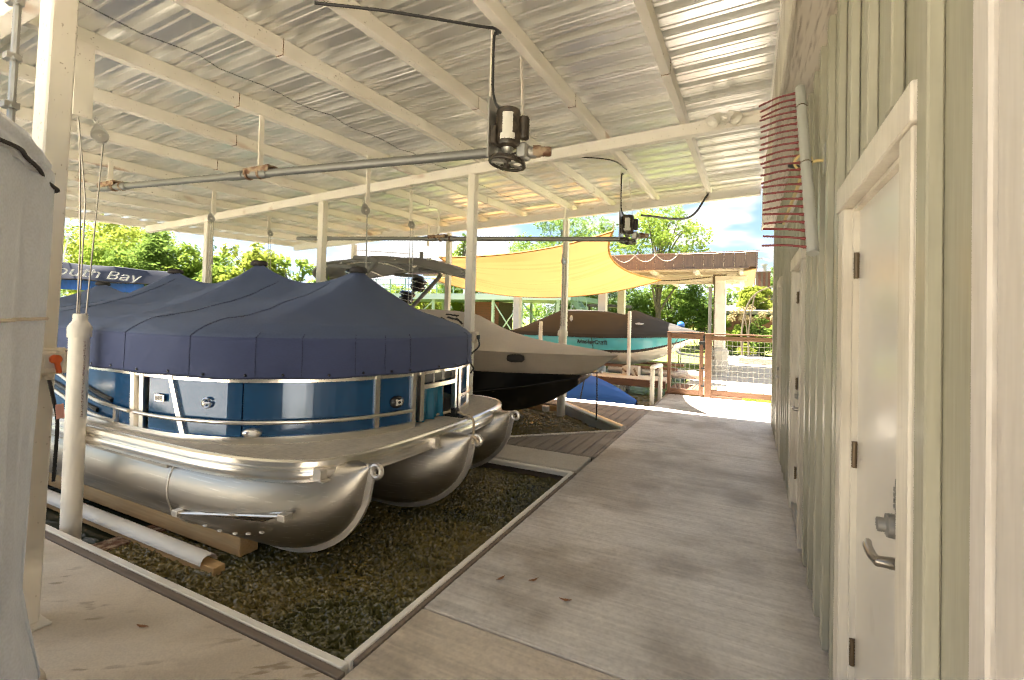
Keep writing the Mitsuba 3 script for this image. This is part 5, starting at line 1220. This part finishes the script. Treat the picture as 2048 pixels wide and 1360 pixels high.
# ------------------------------------------------------------------ houses
lh = thing('low_house', 'low house with reddish plank walls and a grey shingle roof beyond the hedge', 'house')
part(lh, 'wall', box(-1.6, 9, 35.6, 42, -.1, 2.15), 'dark_wood')
for i in range(9): part(lh, 'wall_plank', box(-1.62, 9, 35.54, 35.598, .0 + i * .235, .222 + i * .235), 'cedar')
part(lh, 'roof', hexa([[-2.0, 35.0, 2.25], [9.4, 35.0, 2.25], [9.4, 38.8, 3.0], [-2.0, 38.8, 3.0], [-2.0, 35.0, 2.42], [9.4, 35.0, 2.42], [9.4, 38.8, 3.16], [-2.0, 38.8, 3.16]]), 'shingle')
for i in range(4): part(lh, 'shingle_row', hexa([[-2.02, 34.96 + i * .95, 2.43 + i * .185], [9.42, 34.96 + i * .95, 2.43 + i * .185], [9.42, 35.93 + i * .95, 2.615 + i * .185], [-2.02, 35.93 + i * .95, 2.615 + i * .185], [-2.02, 34.96 + i * .95, 2.47 + i * .185], [9.42, 34.96 + i * .95, 2.47 + i * .185], [9.42, 35.93 + i * .95, 2.63 + i * .185], [-2.02, 35.93 + i * .95, 2.63 + i * .185]]), 'shingle')
part(lh, 'side_roof', hexa([[-3.9, 35.2, 1.15], [-2.02, 35.2, 2.2], [-2.02, 38, 2.2], [-3.9, 38, 1.15], [-3.9, 35.2, 1.28], [-2.02, 35.2, 2.36], [-2.02, 38, 2.36], [-3.9, 38, 1.28]]), 'cedar')
ch = thing('chimney_house', 'gabled house with a tall brown boarded chimney beside the boathouse corner', 'house')
part(ch, 'wall', box(1.0, 10, 45.9, 54, -.1, 3.2), 'roof_brown')
part(ch, 'roof', hexa([[.2, 45.4, 2.9], [5.5, 45.4, 5.6], [5.5, 54.5, 5.6], [.2, 54.5, 2.9], [.2, 45.4, 3.1], [5.5, 45.4, 5.8], [5.5, 54.5, 5.8], [.2, 54.5, 3.1]]), 'shingle')
cm = part(ch, 'chimney', box(.52, 1.56, 44.72, 45.38, 0, 5.9), 'roof_brown')
for i in range(6): part(cm, 'board', box(.50 + i * .178, .665 + i * .178, 44.66, 44.718, .0, 5.92), 'cedar' if i % 2 else 'roof_brown')
part(cm, 'cap', box(.46, 1.62, 44.60, 45.45, 5.925, 6.0), 'roof_brown')
part(cm, 'flue', lathe([(.17, 5.98), (.17, 6.5), (.27, 6.52), (.27, 6.66), (1e-4, 6.7)], 14, (1.12, 45.0, 0)), 'galv', smooth=40)

# ------------------------------------------------------------------ trees, shrubs, hedge
def leaves(centers, rad, n, size, seed, flat=1.3):
    g = np.random.default_rng(seed); centers = np.asarray(centers, float); rad = np.asarray(rad, float)
    w = rad ** 2; idx = g.choice(len(centers), n, p=w / w.sum())
    d = g.normal(size=(n, 3)); d /= np.linalg.norm(d, axis=1, keepdims=True)
    r = rad[idx] * g.uniform(.25, 1.0, n) ** .6
    p = centers[idx] + d * r[:, None] * [1, 1, .75]
    nr = d * .6 + g.normal(size=(n, 3)) * .7 + [0, 0, flat]; nr /= np.linalg.norm(nr, axis=1, keepdims=True)
    a = np.cross(nr, g.normal(size=(n, 3))); a /= np.linalg.norm(a, axis=1, keepdims=True); b = np.cross(nr, a)
    s = size * g.uniform(.6, 1.35, n)[:, None]
    v = np.stack([p - a * s * .5, p + b * s * .30, p + a * s * .5, p - b * s * .30], 1).reshape(-1, 3)
    k = np.arange(n)[:, None] * 4
    return TM(v, np.vstack([k + [0, 1, 2], k + [0, 2, 3]]))

def tree(name, label, cat_, x, y, h, w, z0, m, seed, n=7000, size=.2, clumps=38, trunk_r=.16, slim=False, lean=0.0, limbs=5, group=None, gap=.32, ground=-.04):
    g = np.random.default_rng(seed); k = thing(name, label, cat_, group)
    cz, rz, rx = (h + z0) / 2, (h - z0) / 2, w / 2
    cs, rs_ = [], []
    while len(cs) < clumps:
        q = g.uniform(-1, 1, 3); L = np.linalg.norm(q)
        if L > 1 or L < .35: continue
        taper = 1.0 if not slim else max(.12, .75 - .65 * q[2])
        if slim: q[:2] *= 1.0
        c = np.array([x + q[0] * rx * .86 * taper + lean * (q[2] + 1), y + q[1] * rx * .86 * taper, cz + q[2] * rz * .9])
        cs.append(c); rs_.append(gap * rx * g.uniform(.55, 1.15) * (taper if slim else 1))
    base = np.array([x, y, ground - .1]); top = np.array([x + lean * .6, y, z0 + (h - z0) * (.75 if slim else .45)])
    tm = [tube(curve([base, base * .6 + top * .4 + g.normal(size=3) * .06 * [1, 1, 0], top], 5), np.linspace(trunk_r, trunk_r * .4, 11), 8)]
    lm = []
    for i in g.choice(len(cs), min(limbs * 3, len(cs)), replace=False):
        t = g.uniform(.35, .95); s_ = base * (1 - t) + top * t; e_ = cs[i]
        mid = (s_ + e_) / 2 + [0, 0, .12 * np.linalg.norm(e_ - s_)]
        lm.append(tube(curve([s_, mid, e_], 4), np.linspace(trunk_r * .38, trunk_r * .08, 9), 5))
    part(k, 'trunk', tm, 'bark', smooth=60); part(k, 'limbs', lm, 'bark', smooth=60)
    part(k, 'crown', leaves(cs, rs_, n, size, seed + 1), m)
    return k
LT = [(-51, 23, 9.9, 11, 1.0, 'leaf_yellow', 'tall yellow green tree at the far left bank, just right of the nearest post', 11000),
      (-45.5, 20.5, 8.9, 8.5, .6, 'leaf_yellow', 'bushy yellow green tree on the far bank above the lettered sun top', 9000),
      (-40, 19.4, 7.5, 7, .6, 'leaf_bright', 'rounded bright green tree on the far bank above the lettered sun top end', 8000),
      (-36, 18.9, 7.1, 6, .4, 'leaf_mid', 'mid green tree on the far bank left of the feathery slim tree', 8000),
      (-33.2, 19.6, 6.2, 4.6, .4, 'leaf_bright', 'lower bright green tree right before the feathery slim tree', 6000),
      (-29.2, 18.9, 4.3, 4.5, .2, 'leaf_bright', 'low spreading green tree behind the farthest left canopy post', 6000),
      (-26.4, 18.9, 6.0, 4.6, .6, 'leaf_yellow', 'open leafy tree right of the farthest left canopy post', 4600),
      (-24.0, 19.6, 5.0, 3.2, .5, 'leaf_bright', 'small open tree behind the highest cover peak', 2600),
      (-21.0, 19.2, 4.15, 2.6, .4, 'leaf_bright', 'small pale tree between the two cover peaks', 2000)]
for i, (x, y, h, w, z0, m, lab, n) in enumerate(LT):
    tree('bank_tree', lab, 'tree', x, y, h, w, z0, m, 100 + i * 7, n=n, size=.27, group='trees on the far bank')
tree('slim_tree', 'feathery slim tree standing above the far bank left of the farthest canopy post', 'tree', -31.2, 19.2, 6.75, 2.3, 1.5, 'leaf_mid', 201, n=1500, size=.22, slim=True, clumps=26, trunk_r=.09)
tree('conifer', 'small dark pointed tree low beside the first cover peak', 'tree', -18.4, 19.5, 3.5, 1.5, .4, 'leaf_deep', 203, n=1800, size=.16, slim=True, trunk_r=.08)
tree('cypress_tree', 'pointed bright green tree above the shade sail between two canopy posts', 'tree', -18.9, 30, 8.3, 4.2, 2.0, 'leaf_bright', 207, n=6500, size=.22, slim=True, clumps=60, gap=.34)
MT = [(-26.5, 30, 4.7, 5, .2, 'leaf_bright', 'round bright green tree behind the boat tower speakers'), (-23.2, 31, 4.3, 4.6, .2, 'leaf_yellow', 'yellow green tree right of the boat tower speakers'),
      (-29.5, 31, 4.0, 4.5, .2, 'leaf_mid', 'mid green tree left of the boat tower speakers'), (-20.2, 32, 3.9, 3.6, .2, 'leaf_bright', 'bright small tree behind the canopy post right of the tower')]
for i, (x, y, h, w, z0, m, lab) in enumerate(MT): tree('shore_tree', lab, 'tree', x, y, h, w, z0, m, 300 + i * 5, n=5000, size=.22, group='trees behind the boat tower')
tree('shade_tree', 'wide airy tree above the shade sail, left of the farther lift motor', 'tree', -11.6, 31.5, 8.9, 9.5, 3.4, 'leaf_mid', 401, n=10500, size=.20, clumps=70, gap=.21, trunk_r=.2, limbs=9)
tree('shade_tree', 'wide airy tree rising over the brown dock roof, right of the farther lift motor', 'tree', -4.9, 29.5, 8.75, 7.0, 3.2, 'leaf_bright', 409, n=9500, size=.19, clumps=62, gap=.23, trunk_r=.22, limbs=9)
UT = [(-10.6, 33, 4.6, 5.5, .3, 'leaf_mid', 'green tree behind the shade sail far edge'), (-7.6, 34, 4.9, 5, .4, 'leaf_deep', 'dark green tree under the brown dock roof, left part'),
      (-4.9, 34.5, 4.8, 4.4, .8, 'leaf_bright', 'bright tree under the brown dock roof, behind twin trunks'), (-2.6, 33, 4.6, 4.2, .9, 'leaf_deep', 'dark leafy tree just left of the thick white dock post'),
      (-.9, 38, 4.2, 3.4, .9, 'leaf_mid', 'mid green tree just right of the thick white dock post'), (.55, 36.8, 4.35, 3.0, 1.2, 'leaf_yellow', 'yellow green tree in front of the brown chimney')]
for i, (x, y, h, w, z0, m, lab) in enumerate(UT): tree('garden_tree', lab, 'tree', x, y, h, w, z0, m, 500 + i * 5, n=6500, size=.19, clumps=46, gap=.30, group='trees under the brown dock roof')
tree('far_tree', 'tall pale tree behind the chimney at the boathouse corner', 'tree', 2.3, 56, 8.0, 3.8, 2.5, 'leaf_mid', 601, n=2500, size=.25)
for i, x in enumerate((-4.75, -4.28)):
    pass
HS = [(-1.0, 27.6, 1.9, 2.2, 'leaf_bright', 'leafy bright shrub right of the thick white dock post'), (.55, 27.8, 2.0, 2.4, 'leaf_mid', 'leafy green shrub in the middle of the hedge row behind the mesh fence'), (2.0, 28.0, 2.2, 2.4, 'leaf_bright', 'bright shrub of the hedge row beside the boathouse corner')]
for i, (x, y, h, w, m, lab) in enumerate(HS):
    k = tree('hedge_shrub', lab, 'shrub', x, y, h, w, .05, m, 700 + i * 3, n=4200, size=.15, clumps=40, trunk_r=.05, gap=.30, group='hedge shrubs')
k = thing('flowering_vine', 'cream flowering vine on top of the hedge row', 'vine')
g_ = np.random.default_rng(5); cs = np.c_[g_.uniform(-1.6, 1.8, 18), g_.uniform(27, 28, 18), g_.uniform(1.7, 2.45, 18)]
part(k, 'foliage', leaves(cs, np.full(18, .28), 1500, .12, 6), 'leaf_flower')
part(k, 'stem', tube([(.1, 27.5, 0), (.2, 27.4, 1.2), (0, 27.4, 2.2)], .03, 6), 'bark')
ar = thing('arbor', 'rusty bent arbor of thin arching stems over the hedge', 'arbor')
part(ar, 'stem', tube(curve([(-.25, 25.2, 0), (-.28, 25.2, 1.2), (-.12, 25.2, 2.3), (.25, 25.2, 3.0), (.9, 25.2, 3.35), (1.4, 25.2, 3.45)], 8), np.linspace(.045, .02, 41), 8), 'bark', smooth=60)
part(ar, 'stem', tube(curve([(.05, 25.4, 0), (.02, 25.4, 1.2), (.12, 25.4, 2.2), (.22, 25.3, 2.8), (.3, 25.3, 3.05)], 8), .028, 8), 'bark', smooth=60)
part(ar, 'stem', tube(curve([(.02, 25.3, 0), (-.05, 25.3, 1.2), (-.15, 25.3, 2.0), (-.02, 25.3, 2.6)], 8), .022, 8), 'bark', smooth=60)
ys_ = thing('yellow_shrub', 'small yellow shrub at the foot of the hedge row', 'shrub')
part(ys_, 'foliage', leaves([(-.25, 26.2, .3), (.15, 26.3, .25), (-.1, 26.2, .5)], [.28, .25, .22], 700, .10, 12), 'leaf_yellow')
part(ys_, 'stem', cyl((-.1, 26.2, 0), (-.1, 26.2, .3), .02, 6), 'bark')
# low bank bushes and distant woods
g_ = np.random.default_rng(77)
cs, rr = [], []
for i in range(70):
    cs.append((g_.uniform(-62, -16), g_.uniform(18.6, 24), g_.uniform(.2, 1.8))); rr.append(g_.uniform(.7, 1.5))
solo('bank_bushes', leaves(cs, rr, 16000, .26, 78), 'leaf_bright', 'low bushes growing thickly along the far bank', kind='stuff')
cs, rr = [], []
for i in range(240):
    t = i / 239; x = -170 + 300 * t; cs.append((x, g_.uniform(80, 96) + .12 * abs(x), g_.uniform(.5, 6.5))); rr.append(g_.uniform(2, 4))
for i in range(120):
    cs.append((g_.uniform(-175, -150), -60 + 150 * i / 119, g_.uniform(.5, 8))); rr.append(g_.uniform(2, 4))
solo('distant_woods', leaves(cs, rr, 26000, .95, 79), 'leaf_mid', 'far off woods along the horizon', kind='stuff')
# grass tufts by the fence
g_ = np.random.default_rng(91); n = 2600
bx, by = g_.uniform(-.7, 3.5, n), g_.uniform(11.2, 11.82, n); a = g_.uniform(0, 6.28, n); hh = g_.uniform(.05, .11, n); w = .008
v = np.stack([np.c_[bx - w * np.cos(a), by - w * np.sin(a), np.full(n, -.04)], np.c_[bx + w * np.cos(a), by + w * np.sin(a), np.full(n, -.04)], np.c_[bx + .03 * np.sin(a), by + .03 * np.cos(a), hh - .04]], 1).reshape(-1, 3)
solo('grass', TM(v, np.arange(3 * n).reshape(-1, 3)), 'leaf_yellow', 'strip of green grass behind the mesh fence', kind='stuff')
